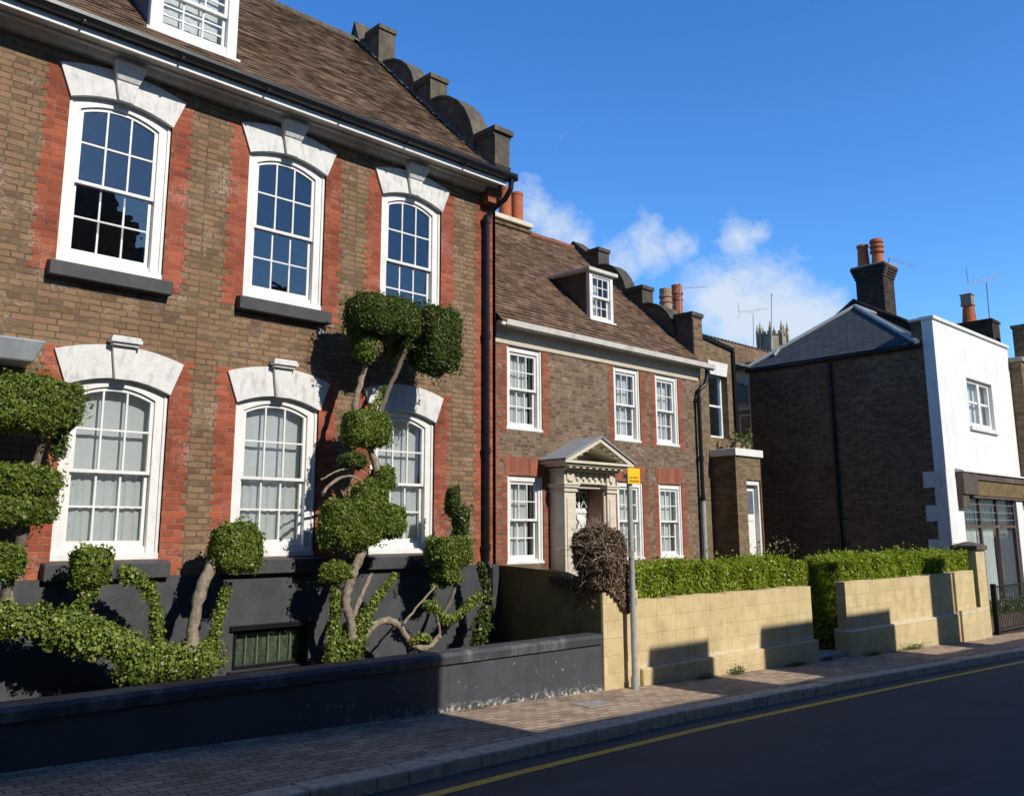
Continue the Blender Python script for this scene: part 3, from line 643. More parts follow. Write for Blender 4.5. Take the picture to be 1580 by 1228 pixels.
# cellar window in the plinth
cw = MB(); c0, c1, d0, d1 = cell
cw.box(c0-.05, c1+.05, Y1-.10, Y1-.062, d1-.005, d1+.06); cw.box(c0-.06, c1+.06, Y1-.13, Y1-.062, d0-.07, d0-.005)
cw.box(c0, c0+.06, Y1-.03, Y1+.03, d0, d1); cw.box(c1-.06, c1, Y1-.03, Y1+.03, d0, d1); cw.box(c0+.06, c1-.06, Y1-.03, Y1+.03, d0, d0+.05); cw.box(c0+.06, c1-.06, Y1-.03, Y1+.03, d1-.05, d1)
cwo = cw.build('cellar_window', BLACK, H1, bevel=.005)
mb = MB()
for j in range(1, 6):
    xx = c0+.06+(c1-c0-.12)*j/6; mb.box(xx-.006, xx+.006, Y1+.02, Y1+.03, d0+.05, d1-.05)
mb.build('glazing_bar', CREAM_D, cwo)
mb = MB(); mb.face([(c0+.05, Y1+.01, d0+.04), (c1-.05, Y1+.01, d0+.04), (c1-.05, Y1+.012, d1-.04), (c0+.05, Y1+.012, d1-.04)]); mb.build('glass', glass_mat('dirty cellar glass', .08, (.55, .62, .55)), cwo)
mb = MB(); mb.face([(c0, Y1+.07, d0), (c1, Y1+.07, d0), (c1, Y1+.06, d1), (c0, Y1+.06, d1)]); mb.build('blind', plain_mat('grubby blind', (.26, .28, .23), .9, .6, 14, .2, .2, (.05, .06, .05), .8, 9), cwo)
# cornice, gutter, roof
co = MB(); L0, L1 = -4.0, 9.58
co.prism([(10.5, 5.58), (10.40, 5.60), (10.36, 5.66), (10.30, 5.66), (10.30, 5.69), (10.16, 5.70), (10.13, 5.74), (10.13, 5.80), (10.5, 5.80)], 'x', L0, L1)
co.build('cornice', CREAM_D, H1)
fa = MB(); fa.box(L0, 9.60, 10.095, 10.128, 5.645, 5.735); fa.build('fascia', WHITE, H1, bevel=.006)
gu = MB()
pr = [(10.10, 5.86), (10.09, 5.76), (10.05, 5.735), (9.99, 5.745), (9.965, 5.80), (9.965, 5.85), (9.985, 5.85), (9.99, 5.80), (10.05, 5.765), (10.075, 5.78), (10.08, 5.86)]
gu.prism(pr, 'x', L0, 9.74); gu.box(9.735, 9.75, 9.96, 10.10, 5.74, 5.86)
for j in range(12): gu.box(L0+j*1.15, L0+j*1.15+.03, 9.955, 10.10, 5.725, 5.74)
gu.build('gutter', BLACK, H1, bevel=.004)
dp = MB(); r = .045
dp.tube([(9.66, 10.03, 5.76), (9.66, 10.05, 5.60), (9.62, 10.14, 5.44), (9.52, 10.36, 5.28), (9.46, 10.41, 5.16), (9.46, 10.41, -.40), (9.48, 10.36, -.50), (9.48, 10.36, -2.1)], r, 12)
for zz in (5.1, 3.15, 1.3, -.2): dp.tube([(9.46, 10.41, zz-.05), (9.46, 10.41, zz+.05)], .058, 12); dp.box(9.39, 9.53, 10.43, 10.49, zz-.02, zz+.02)
dp.build('downpipe', BLACK, H1, smooth=False)
def tile_roof(mb, x0, x1, ye, ze, yr, zr, row, seed, dx=.165, lip=.016, hole=None):
    rows = int(round((zr-ze)/row)); r = random.Random(seed); n = max(2, int((x1-x0)/dx)); sy = (yr-ye)/(zr-ze)
    wav = [[r.gauss(0, .006) for _ in range(n+1)] for _ in range(rows+1)]
    big = lambda x, z: .018*math.sin(x*.9+seed)+.014*math.sin(z*1.7+x*.5)
    nl = math.hypot(yr-ye, zr-ze); ny, nzz = -(zr-ze)/nl, (yr-ye)/nl
    for i in range(rows):
        za, zc = ze+(zr-ze)*i/rows, ze+(zr-ze)*(i+1)/rows
        for j in range(n):
            xa, xb = x0+(x1-x0)*j/n, x0+(x1-x0)*(j+1)/n
            def pt(x, z, off): return (x, ye+(z-ze)*sy+ny*off, z+nzz*off)
            la, lb = lip+wav[i][j]+big(xa, za), lip+wav[i][j+1]+big(xb, za); ta, tb = big(xa, zc), big(xb, zc); ba, bb = big(xa, za)-.012, big(xb, za)-.012
            mb.face([pt(xa, za, la), pt(xb, za, lb), pt(xb, zc, tb), pt(xa, zc, ta)]); mb.face([pt(xa, za, ba), pt(xb, za, bb), pt(xb, za, lb), pt(xa, za, la)])
rf = MB(); tile_roof(rf, -4.0, 9.42, 10.05, 5.78, 14.4, 10.0, .082, 1)
rf.face([(9.42, 14.4, 10.0), (-4, 14.4, 10.0), (-4, 18.9, 5.6), (9.42, 18.9, 5.6)])
ro = rf.build('roof', TILE1, H1)
mb = MB()
for j in range(30):
    xa = -4+j*.447; mb.tube([(xa, 14.4, 10.0+random.uniform(-.005, .008)), (xa+.44, 14.4, 10.0+random.uniform(-.005, .008))], .11, 10)
mb.build('ridge_tile', STONE, ro)
# shaped gable parapet
def gable_wall(parent, x0, x1, prof, base, mat, caps, cope):
    """prof: outline in (y,z) from the eaves up to the ridge and down the back"""
    mb = MB(); prev = None
    ys = [p[0] for p in prof]
    for (ya, za), (yb, zb_) in zip(prof, prof[1:]):
        if abs(yb-ya) < 1e-4: continue
        b0, b1 = base(ya), base(yb)
        mb.hexa([(x0, ya, b0), (x1, ya, b0), (x1, yb, b1), (x0, yb, b1), (x0, ya, za), (x1, ya, za), (x1, yb, zb_), (x0, yb, zb_)])
    o = mb.build('gable_parapet', mat, parent)
    cp = MB()
    for (ya, za), (yb, zb_) in zip(prof, prof[1:]):
        if abs(yb-ya) < 1e-4: continue
        cp.hexa([(x0-.03, ya, za+.002), (x1+.03, ya, za+.002), (x1+.03, yb, zb_+.002), (x0-.03, yb, zb_+.002), (x0-.03, ya, za+.055), (x1+.03, ya, za+.055), (x1+.03, yb, zb_+.055), (x0-.03, yb, zb_+.055)])
    for (ya, yb, zt) in caps: cp.box(x0-.05, x1+.05, ya-.05, yb+.05, zt+.056, zt+.14)
    cp.build('coping', cope, o, bevel=.01)
    return o
def quarter(y0, z0, y1, z1, n=7, convex=True):
    o = []
    for i in range(n+1):
        t = i/n*math.pi/2
        o.append((y1-(y1-y0)*math.cos(t), z0+(z1-z0)*math.sin(t)) if convex else (y0+(y1-y0)*math.sin(t), z1-(z1-z0)*math.cos(t)))
    return o
g1 = [(10.15, 6.52), (10.62, 6.52)]+quarter(10.625, 6.30, 11.84, 7.72)+[(11.845, 8.14), (12.30, 8.14)]+quarter(12.305, 8.0, 13.50, 9.10)+[(13.505, 9.86), (13.95, 9.86), (14.2, 9.9), (14.4, 10.42), (14.6, 9.9), (14.85, 9.86), (15.3, 9.0), (18.7, 5.9)]
gable_wall(H1, 9.40, 9.735, g1, lambda y: max(5.75, 5.62+min(y-10.05, 18.75-y)), STONE, [(10.15, 10.62, 6.52), (11.86, 12.28, 8.14), (13.52, 13.93, 9.86)], STONE)
mb = MB(); mb.hexa([(9.42, 10.32, 5.72), (9.72, 10.32, 5.72), (9.72, 10.5, 5.72), (9.42, 10.5, 5.72), (9.39, 10.10, 6.0), (9.74, 10.10, 6.0), (9.74, 10.6, 6.0), (9.39, 10.6, 6.0)]); mb.build('kneeler', STONE, H1, bevel=.01)
mb = MB(); mb.box(9.40, 9.73, 10.32, 10.52, 5.40, 5.72); mb.build('corner_block', REDB2, H1)
# mortar fillet where tiles meet the parapet
mb = MB(); r = random.Random(3)
for j in range(60):
    t0 = j/60; y = 10.2+4.1*t0; z = 5.93+4.1*t0
    mb.hexa([(9.36+r.uniform(-.05, .03), y, z), (9.405, y, z+.02), (9.405, y+.068, z+.088), (9.36+r.uniform(-.05, .03), y+.068, z+.066), (9.385, y, z+.02), (9.405, y, z+r.uniform(.02, .07)), (9.405, y+.068, z+r.uniform(.09, .14)), (9.385, y+.068, z+.09)])
mb.build('mortar_fillet', plain_mat('lime mortar fillet', (.24, .225, .19), .95, .6, 20, 1.0, .1, (.05, .045, .035), .95, 22), H1)
def cheeks(mb, x0, x1, ya, yb, z0, z1):
    i = len(mb.v); mb.v += [(x0, ya, z0), (x0, ya, z1), (x0, yb, z1), (x1, ya, z0), (x1, ya, z1), (x1, yb, z1)]
    mb.f += [(i+2, i+1, i), (i+3, i+4, i+5), (i+1, i+2, i+5, i+4)]; mb.m += [0, 0, 0]
# roof dormer
dm = MB(); x0, x1, yd, zb0, zt0 = 3.90, 5.06, 10.70, 6.36, 7.55
cheeks(dm, x0, x1, yd, yd+1.25, zb0, zt0)
dmo = dm.build('dormer', LEAD_D, H1)
mb = MB(); mb.box(x0-.10, x1+.10, yd-.12, yd+1.3, zt0+.003, zt0+.10); mb.build('dormer_roof', LEAD, dmo, bevel=.01)
mb = MB(); mb.box(x0-.012, x0+.13, yd-.035, yd+.06, zb0+.02, zt0); mb.box(x1-.13, x1+.012, yd-.035, yd+.06, zb0+.02, zt0); mb.box(x0+.13, x1-.13, yd-.03, yd+.06, zb0+.02, zb0+.14); mb.box(x0+.13, x1-.13, yd-.03, yd+.06, zt0-.12, zt0)
mb.box(x0-.06, x1+.06, yd-.07, yd-.002, zb0-.03, zb0+.018)
mb.build('dormer_frame', WHITE, dmo, bevel=.008)
def small_window(parent, x0, x1, z0, z1, y, cols, rows, gmat, bw=.022, cur=None, fmat=None):
    f = MB(); st = .045
    for za, zb_, yy in ((z0, (z0+z1)/2+.02, y+.045), ((z0+z1)/2-.02, z1, y)):
        f.box(x0, x0+st, yy, yy+.035, za, zb_); f.box(x1-st, x1, yy, yy+.035, za, zb_); f.box(x0+st, x1-st, yy, yy+.035, za, za+st); f.box(x0+st, x1-st, yy, yy+.035, zb_-st*.8, zb_)
        for c in range(1, cols): xx = x0+st+(x1-x0-2*st)*c/cols; f.box(xx-bw/2, xx+bw/2, yy+.004, yy+.03, za+st, zb_-st*.8)
        for r_ in range(1, rows):
            zz = za+st+(zb_-za-1.8*st)*r_/rows
            for c in range(cols): f.box(x0+st+(x1-x0-2*st)*c/cols+(bw/2 if c else 0), x0+st+(x1-x0-2*st)*(c+1)/cols-(bw/2 if c < cols-1 else 0), yy+.006, yy+.028, zz-bw/2, zz+bw/2)
    o = f.build('sash', fmat or WHITE, parent)
    gl = MB()
    for za, zb_, yy in ((z0, (z0+z1)/2, y+.06), ((z0+z1)/2, z1, y+.016)):
        for c in range(cols):
            for r_ in range(rows):
                xa, xb = x0+(x1-x0)*c/cols, x0+(x1-x0)*(c+1)/cols; q0, q1 = za+(zb_-za)*r_/rows, za+(zb_-za)*(r_+1)/rows; t = [random.uniform(-.002, .002) for _ in range(3)]
                gl.face([(xa, yy+t[0], q0), (xb, yy+t[0]+t[2]*.3, q0), (xb, yy+t[1], q1), (xa, yy+t[1]-t[2]*.3, q1)])
    gl.build('glass', gmat, parent)
small_window(dmo, x0+.13, x1-.13, zb0+.14, zt0-.12, yd+.0, 3, 3, GLASS2)
cloth(dmo, x0+.1, x1-.1, zb0+.1, zt0-.1, yd+.16, 4, .004, seed=77)
# lead canopy of the door at the far left
mb = MB(); mb.hexa([(1.5, 10.05, 1.79), (2.74, 10.05, 1.79), (2.78, 10.5, 1.79), (1.5, 10.5, 1.79), (1.5, 9.98, 2.02), (2.84, 9.98, 2.02), (2.84, 10.5, 2.08), (1.5, 10.5, 2.08)]); mb.build('door_canopy', LEAD, H1, bevel=.02)
mb = MB(); mb.box(2.42, 2.60, 10.38, 10.495, 1.20, 1.62); mb.box(2.45, 2.57, 10.36, 10.495, -.44, 1.195); mb.build('door_pilaster', WHITE, H1, bevel=.01)
p0 = at(495, 510, 10.5)
mb = MB(); mb.tube([(p0.x, 10.5, p0.z), (p0.x, 10.36, p0.z+.03), (p0.x+.05, 10.32, p0.z+.01)], .012, 6); mb.box(p0.x-.05, p0.x+.03, 10.47, 10.497, p0.z-.07, p0.z+.06); mb.build('wall_bracket', STEEL, H1)

# ================================================================== HOUSE 2
Y2 = 10.55
H2 = thing('brick_house', (12.6, 13.8, -2.2), 'lower brown brick house with pedimented white door and flat sash windows, adjoining the taller house', 'house')
W2u = [(10.03, 10.86), (12.78, 13.56), (14.05, 14.80)]; W2l = [(10.03, 10.86), (12.80, 13.56), (14.05, 14.80)]
UZ2 = (1.70, 3.11); LZ2 = (-.47, .95)
w = MB(); P2 = lambda u, v, d: (u, Y2+d, v)
wall_levels(w, 9.725, 15.62, [(-2.7, 1.35, [(a, b, *LZ2) for a, b in W2l]+[(11.27, 12.13, -1.3, .82)]), (1.35, 3.6, [(a, b, *UZ2) for a, b in W2u])], P2)
w.face([(15.62, 10.55, -2.7), (15.62, 17.1, -2.7), (15.62, 17.1, 3.6), (15.62, 13.8, 6.75), (15.62, 10.55, 3.6)]); w.face([(15.62, 17.1, -2.7), (9.73, 17.1, -2.7), (9.73, 17.1, 3.6), (15.62, 17.1, 3.6)])
w.build('wall', BRICK2, H2)
for ws, za, zc in ((W2u, 1.63, 3.13), (W2l, -1.0, .952)):
    for a, b in ws:
        for e, sd, wa, wb in ((a, -1, .17, .12), (b, 1, .20, .14)): dr = MB(); tooth_strip(dr, e, sd, za, zc, wa, wb, Y2-.004, .068, clip=(9.81, 99)); dr.build('brick_dressing', REDB2, H2)
dr = MB()
for r_ in range(-12, 46): dr.box(9.727, 9.80+(.06 if r_ % 2 else 0), Y2-.0035, Y2+.02, r_*.068, r_*.068+.0675)
dr.build('brick_dressing', REDB2, H2)
mt, k = material('rubbed red brick arch'); pos = k.n('NewGeometry').outputs['Position']; sp = k.n('SeparateXYZ', _0=pos)
bb = k.n('TexBrick', dict(offset=.0), Vector=k.n('CombineXYZ', _0=sp.outputs[0], _1=sp.outputs[2]).outputs[0], Color1=(0, 0, 0), Color2=(1, 1, 1), Mortar=(.5, .5, .5), Scale=1.0, Mortar__Size=.004, Brick__Width=.07, Row__Height=.33)
c = k.mix(k.maprange(k.noise(3, pos, 5), .35, .65, 0, .65), k.ramp(k.math('ADD', k.math('MULTIPLY', bb.outputs[0], .6), k.math('MULTIPLY', k.noise(12, pos), .4)), RED2), (.13, .065, .045)); c = k.mix(bb.outputs[1], c, (.25, .15, .1)); finish(k, c, .9, k.noise(30, pos), .4)
for a, b in W2l: fl = MB(); fl.prism([(a-.02, .953), (b+.02, .953), (b+.12, 1.26), (a-.12, 1.26)], 'y', Y2-.006, Y2+.1); fl.build('flat_arch', mt, H2)
for i, (a, b) in enumerate(W2u+W2l):
    z0, z1 = UZ2 if i < 3 else LZ2
    sash_window(H2, a+.003, b-.003, z0, z1, 0, Y2+.03, glass=GLASS2, curtain=drapes(40+i), fw=.085, bw=.018, sill=.045, botw=.085, topw=.09, tilt=(0, .004))
co = MB()
co.prism([(10.549, 3.11), (10.525, 3.12), (10.51, 3.20), (10.49, 3.21), (10.485, 3.28), (10.46, 3.29), (10.45, 3.385), (10.36, 3.388), (10.36, 3.41), (10.549, 3.41)], 'x', 9.74, 15.50); co.box(9.74, 15.5, 10.372, 10.549, 3.411, 3.462); co.build('cornice', CREAM, H2)
gu = MB(); gu.prism([(10.37, 3.47), (10.365, 3.37), (10.31, 3.335), (10.25, 3.365), (10.235, 3.455), (10.25, 3.455), (10.265, 3.375), (10.31, 3.355), (10.35, 3.38), (10.358, 3.47)], 'x', 9.75, 15.74)
gu.build('gutter', CREAM_D, H2)
dp = MB(); dp.tube([(15.66, 10.41, 3.38), (15.66, 10.41, 3.22), (15.60, 10.43, 3.05), (15.44, 10.46, 2.92), (15.40, 10.46, 2.8), (15.40, 10.46, .7)], .042, 10); dp.tube([(15.40, 10.46, .7), (15.40, 10.46, -2.2)], .05, 10, mi=1)
for zz in (2.7, 1.5, .7): dp.tube([(15.40, 10.46, zz-.05), (15.40, 10.46, zz+.05)], .054, 10)
dp.build('downpipe', [BLACK, STEEL], H2)
rf = MB(); tile_roof(rf, 9.735, 15.36, 10.34, 3.45, 13.8, 6.75, .080, 5)
rf.face([(15.36, 13.8, 6.75), (9.74, 13.8, 6.75), (9.74, 17.3, 3.3), (15.36, 17.3, 3.3)])
ro = rf.build('roof', TILE2, H2)
mb = MB()
for j in range(14): mb.tube([(9.76+j*.4, 13.8, 6.75+random.uniform(-.006, .006)), (9.76+j*.4+.393, 13.8, 6.75+random.uniform(-.006, .006))], .075, 10)
mb.build('ridge_tile', plain_mat('weathered ridge tile', (.24, .10, .06), .85, .3, 8, .4, .2, (.10, .08, .06), .7, 8), ro)
g2 = [(10.50, 4.44), (10.92, 4.44)]+quarter(10.925, 4.05, 11.76, 4.95, convex=True)+[(11.765, 5.28), (12.2, 5.28)]+quarter(12.205, 5.15, 13.0, 6.12)+[(13.005, 6.45), (13.3, 6.45), (13.8, 6.88), (14.3, 6.4), (17.1, 3.6)]
gable_wall(H2, 15.35, 15.68, g2, lambda y: max(3.40, 3.30+min(y-10.40, 17.3-y)*.95), STONE, [(10.52, 10.9, 4.44), (11.78, 12.18, 5.28), (13.02, 13.28, 6.45)], plain_mat('dark parapet coping', (.075, .068, .058), .9, .3, 6, .6, .2, (.15, .13, .09), .5, 5))
mb = MB(); mb.box(15.36, 15.672, 10.485, 10.60, 3.42, 4.42); mb.build('corner_block', BRICK3, H2)
mb = MB(); r = random.Random(4)
for j in range(46):
    t0 = j/46; y = 10.45+3.3*t0; z = 3.55+3.17*t0
    mb.hexa([(15.29+r.uniform(-.02, .02), y, z), (15.36, y, z+.02), (15.36, y+.074, z+.088), (15.29+r.uniform(-.02, .02), y+.074, z+.066), (15.32, y, z+.04), (15.36, y, z+.06), (15.36, y+.074, z+.13), (15.32, y+.074, z+.10)])
mb.build('mortar_fillet', STONE, H2)
# chimney on the ridge
ch = MB(); ch.box(12.1, 13.50, 13.45, 14.1, 5.8, 6.715); ch.box(12.06, 13.54, 13.41, 14.14, 6.60, 6.66)
cho = ch.build('chimney', BRICK3, H2)
mb = MB(); mb.box(12.03, 13.57, 13.38, 14.17, 6.716, 6.83); mb.build('chimney_cap', CREAM, cho, bevel=.02)
for px in (779.5, 797.5):
    c = at(px, 326, 13.75); h = at(px, 291 if px < 790 else 299, 13.75).z
    mb = MB(); R_ = .145; mb.lathe((c.x, 13.75, 6.83), [(R_*1.1, 0), (R_*1.05, .05), (R_, .06), (R_*.94, h-6.90), (R_*1.02, h-6.89), (R_*1.02, h-6.83), (R_*.8, h-6.83), (R_*.8, h-7.05)], 18); mb.build('chimney_pot', TERRA, cho, smooth=False)
# dormer
x0, x1, yd, zb0, zt0 = 12.68, 13.36, 11.02, 4.08, 5.02
dm = MB(); cheeks(dm, x0, x1, yd, yd+.98, zb0, zt0)
dmo = dm.build('dormer', STONE, H2)
mb = MB(); mb.hexa([(x0-.09, yd-.10, zt0+.002), (x1+.10, yd-.10, zt0+.002), (x1+.10, yd+1.15, zt0+.05), (x0-.09, yd+1.15, zt0+.05), (x0-.09, yd-.10, zt0+.075), (x1+.10, yd-.10, zt0+.075), (x1+.10, yd+1.15, zt0+.12), (x0-.09, yd+1.15, zt0+.12)]); mb.build('dormer_roof', CREAM_D, dmo, bevel=.01)
mb = MB(); mb.box(x0-.01, x0+.07, yd-.03, yd+.06, zb0, zt0); mb.box(x1-.07, x1+.01, yd-.03, yd+.06, zb0, zt0); mb.box(x0+.07, x1-.07, yd-.025, yd+.06, zb0, zb0+.06); mb.box(x0+.07, x1-.07, yd-.025, yd+.06, zt0-.06, zt0); mb.box(x0-.04, x1+.05, yd-.07, yd-.004, zb0-.035, zb0-.002); mb.build('dormer_frame', WHITE, dmo, bevel=.006)
small_window(dmo, x0+.07, x1-.07, zb0+.06, zt0-.06, yd, 3, 2, GLASS2, .016)
cloth(dmo, x0+.06, x0+.42, zb0+.05, zt0-.05, yd+.14, 4, .015, seed=78)
# pedimented doorcase
pc = MB()
for a, b in ((11.01, 11.29), (12.11, 12.34)):
    pc.box(a, b, 10.20, 10.549, -1.4, .70); pc.box(a-.03, b+.03, 10.17, 10.549, .702, .735); pc.box(a-.015, b+.015, 10.185, 10.549, .737, .77); pc.box(a-.045, b+.045, 10.155, 10.549, .772, .81); pc.box(a-.06, b+.06, 10.14, 10.549, .811, .84); pc.box(a, b, 10.20, 10.549, .842, 1.05)
    pc.box(a+.05, b-.05, 10.175, 10.199, .90, 1.04); pc.box(a+.08, b-.08, 10.16, 10.174, .875, .91)
    pc.box(a+.05, b-.05, 10.185, 10.199, -1.1, .60)
pc.box(11.30, 12.10, 10.26, 10.549, .875, 1.05); pc.box(11.30, 12.10, 10.225, 10.258, .845, .875)
for j in range(5): xx = 11.36+j*.155; pc.box(xx, xx+.085, 10.235, 10.258, .92, 1.045); pc.box(xx+.02, xx+.065, 10.22, 10.234, .895, .93)
pc.box(11.291, 12.109, 10.30, 10.549, .775, .843)
pc.box(11.291, 11.33, 10.24, 10.549, -1.4, .773); pc.box(12.07, 12.109, 10.24, 10.549, -1.4, .773)
po = pc.build('doorcase', CREAM, H2, bevel=.006)
pe = MB(); a, b, zp, ap, cxp = 10.78, 12.57, 1.20, 1.62, 11.675
pe.box(a+.21, b-.21, 10.13, 10.549, 1.052, 1.098); pe.box(a+.10, b-.10, 10.0, 10.549, 1.12, 1.16); pe.box(a, b, 9.95, 10.549, 1.161, 1.205)
for j in range(9): xx = a+.17+j*.165; pe.box(xx, xx+.075, 10.02, 10.13, 1.085, 1.119)
for sx, e in ((1, a), (-1, b)):
    pe.prism([(e, 1.207), (e+sx*.16, 1.207), (cxp, ap-.075), (cxp, ap)], 'y', 9.95, 10.549)
    for j in range(5):
        t = .16+j*.165; xx = e+(cxp-e)*t; zz = 1.205+(ap-1.205)*t-.10; pe.box(xx-.03, xx+.03, 9.99, 10.10, zz-.02+.01, zz+.03)
pe.build('pediment', CREAM, po, bevel=.004)
mb = MB(); mb.face([(a+.1, 10.50, 1.207), (b-.1, 10.50, 1.207), (cxp, 10.50, ap-.06)]); mb.build('tympanum', plain_mat('shade darkened tympanum', (.24, .21, .165), .85, .3, 8), po)  # tone darkened to carry the deep shade inside the pediment
mb = MB(); mb.box(12.052, 12.0685, 10.25, 10.60, -1.4, .772); mb.build('door_lining', plain_mat('brown door lining', (.25, .155, .105), .7, .2), po)
mb = MB()
for sx, e in ((1, a-.03), (-1, b+.03)): mb.hexa([(e, 9.92, 1.207), (cxp, 9.92, ap+.004), (cxp, 10.55, ap+.004), (e, 10.55, 1.207), (e, 9.92, 1.235), (cxp, 9.92, ap+.034), (cxp, 10.55, ap+.034), (e, 10.55, 1.235)])
mb.build('pediment_roof', LEAD, po)
dr = MB(); dr.box(11.332, 12.068, 10.62, 10.66, -1.35, .76)
for xa, xb in ((11.42, 11.67), (11.73, 11.98)):
    for za, zc in ((-1.15, -.55), (-.45, .30)): dr.box(xa, xb, 10.608, 10.619, za, zc); dr.box(xa+.03, xb-.03, 10.60, 10.607, za+.04, zc-.04)
dr.box(11.332, 12.068, 10.60, 10.619, .36, .40)
do = dr.build('door', WHITE, H2, bevel=.004)
mb = MB()
for xa, xb in ((11.40, 11.56), (11.62, 11.80), (11.86, 12.01)): mb.box(xa, xb, 10.606, 10.616, .46, .70)
mb.build('door_light', BLACK, do)
mb = MB()
for xa, xb in ((11.40, 11.56), (11.62, 11.80), (11.86, 12.01)):
    mb.tube([(xa, 10.60, .46), (xb, 10.60, .70)], .008, 5); mb.tube([(xa, 10.60, .70), (xb, 10.60, .46)], .008, 5)
mb.build('door_tracery', WHITE, do)
mb = MB(); mb.tube([(11.70, 10.58, .28), (11.65, 10.565, .20), (11.70, 10.56, .10), (11.75, 10.565, .20), (11.70, 10.58, .28)], .013, 6); mb.box(11.67, 11.73, 10.58, 10.60, .25, .33); mb.build('door_knocker', BLACK, do)
mb = MB(); mb.box(10.95, 12.4, 9.7, 10.55, -2.3, -1.40); mb.build('door_step', CONC, H2, bevel=.015)

# ================================================================== ANNEX (rear wing) with flat roofed entry
AN = thing('brick_house', (23.2, 16, -1.5), 'set back brick rear wing with white lintel window and flat roofed entry', 'house')
w = MB(); YA = 14.6; XA = 23.35
PA = lambda u, v, d: (u, YA+d, v)
grid_wall(w, 19.5, XA, -2.0, 4.9, [(22.02, 23.02, 2.75, 4.70)], PA, 0, .3)
w.face([(19.5, YA, 4.9), (XA, YA, 4.9), (XA, YA, 5.46), (19.5, YA, 5.95)]); w.face([(19.5, YA+.3, 5.95), (XA, YA+.3, 5.46), (XA, YA, 5.46), (19.5, YA, 5.95)][::-1])
w.face([(XA, YA, -2), (XA, 16.2, -2), (XA, 16.2, 5.3), (XA, YA, 5.46)]); w.face([(19.5, 16.5, -2), (19.5, YA, -2), (19.5, YA, 5.95), (19.5, 16.5, 5.95)])
w.box(XA, 25.3, 16.2, 16.5, -2, 5.0)
w.build('wall', BRICK4, AN)
mb = MB(); mb.hexa([(19.5, YA-.06, 5.92), (XA+.06, YA-.06, 5.44), (XA+.06, YA+.3, 5.44), (19.5, YA+.3, 5.92), (19.5, YA-.06, 6.04), (XA+.06, YA-.06, 5.56), (XA+.06, YA+.3, 5.56), (19.5, YA+.3, 6.04)]); mb.tube([(XA-.02, YA-.07, 5.45), (XA-.02, YA-.07, -1)], .05, 8); mb.build('coping', BLACK, AN)
mb = MB(); mb.prism([(22.12, 4.62), (22.98, 4.62), (23.08, 5.02), (22.02, 5.02)], 'y', YA-.02, YA+.05); mb.build('lintel', WHITE_L, AN)
def plain_sash(parent, x0, x1, z0, z1, y, gmat, fmat=None, fw=.09):
    f = MB(); zm = (z0+z1)/2
    f.box(x0, x0+fw, y, y+.1, z0, z1); f.box(x1-fw, x1, y, y+.1, z0, z1); f.box(x0+fw, x1-fw, y, y+.1, z0, z0+fw); f.box(x0+fw, x1-fw, y, y+.1, z1-fw, z1); f.box(x0+fw, x1-fw, y+.01, y+.08, zm-.03, zm+.03)
    o = f.build('window', fmat or WHITE, parent, bevel=.008)
    g = MB(); g.face([(x0+fw, y+.04, z0+fw), (x1-fw, y+.04, z0+fw), (x1-fw, y+.042, zm), (x0+fw, y+.042, zm)]); g.face([(x0+fw, y+.03, zm), (x1-fw, y+.03, zm), (x1-fw, y+.028, z1-fw), (x0+fw, y+.028, z1-fw)]); g.build('glass', gmat, o); return o
plain_sash(AN, 22.02, 23.02, 2.75, 4.70, YA+.2, GLASS)
# side window bay in the plane x=XB facing the street's lower end
XB = 25.02
mb = MB()
mb.box(XB, XB+.1, 15.62, 15.80, 2.5, 5.2); mb.box(XB, XB+.1, 15.05, 15.10, 2.5, 5.2); mb.box(XB, XB+.1, 15.10, 15.62, 4.78, 5.2); mb.box(XB+.01, XB+.09, 15.10, 15.62, 3.90, 3.98); mb.box(XB, XB+.1, 15.1, 15.62, 2.5, 2.62); mb.box(XB+.02, XB+.08, 15.1, 15.45, 3.68, 3.74); mb.box(XB+.02, XB+.08, 15.45, 15.50, 2.62, 3.74)
wo = mb.build('window', WHITE, AN)
mb = MB(); mb.face([(XB+.05, 15.62, 2.62), (XB+.05, 15.10, 2.62), (XB+.05, 15.10, 4.78), (XB+.05, 15.62, 4.78)]); mb.build('glass', GLASS2, wo)
mb = MB(); mb.face([(XB+.25, 15.7, 3.9), (XB+.25, 15.0, 3.9), (XB+.25, 15.0, 4.6), (XB+.25, 15.7, 4.8)]); mb.build('blind', NET, wo)
mb = MB(); mb.box(XB, XB+.3, 15.04, 16.2, -2, 2.49); mb.box(XB+.6, XB+.7, 15.04, 16.2, 2.4, 5.2); mb.build('bay_wall', BRICK3, AN)
mb = MB(); mb.box(XA+.02, XB+.3, 14.95, 16.5, 5.21, 5.30); mb.build('bay_roof', LEAD_D, AN)
# entry
w = MB(); YE = 13.8; e0, e1 = 21.98, 23.30
PE = lambda u, v, d: (u, YE+d, v)
grid_wall(w, e0, e1, -2.0, 2.16, [(22.50, 23.26, -1.2, 1.50)], PE, 0, .22)
w.face([(e0, YA, -2), (e0, YE, -2), (e0, YE, 2.16), (e0, YA, 2.16)]); w.face([(e1, YE, -2), (e1, YA, -2), (e1, YA, 2.16), (e1, YE, 2.16)])
w.build('entry_wall', BRICK4, AN)
mb = MB(); mb.box(e0-.07, e1+.07, YE-.07, YA-.002, 2.162, 2.37); mb.build('entry_roof', WHITE, AN, bevel=.012)
mb = MB(); mb.box(22.502, 22.58, YE+.05, YE+.2, -1.2, 1.498); mb.box(23.18, 23.258, YE+.05, YE+.2, -1.2, 1.498); mb.box(22.58, 23.18, YE+.05, YE+.2, 1.36, 1.498); fo = mb.build('door_frame', WHITE, AN, bevel=.01)
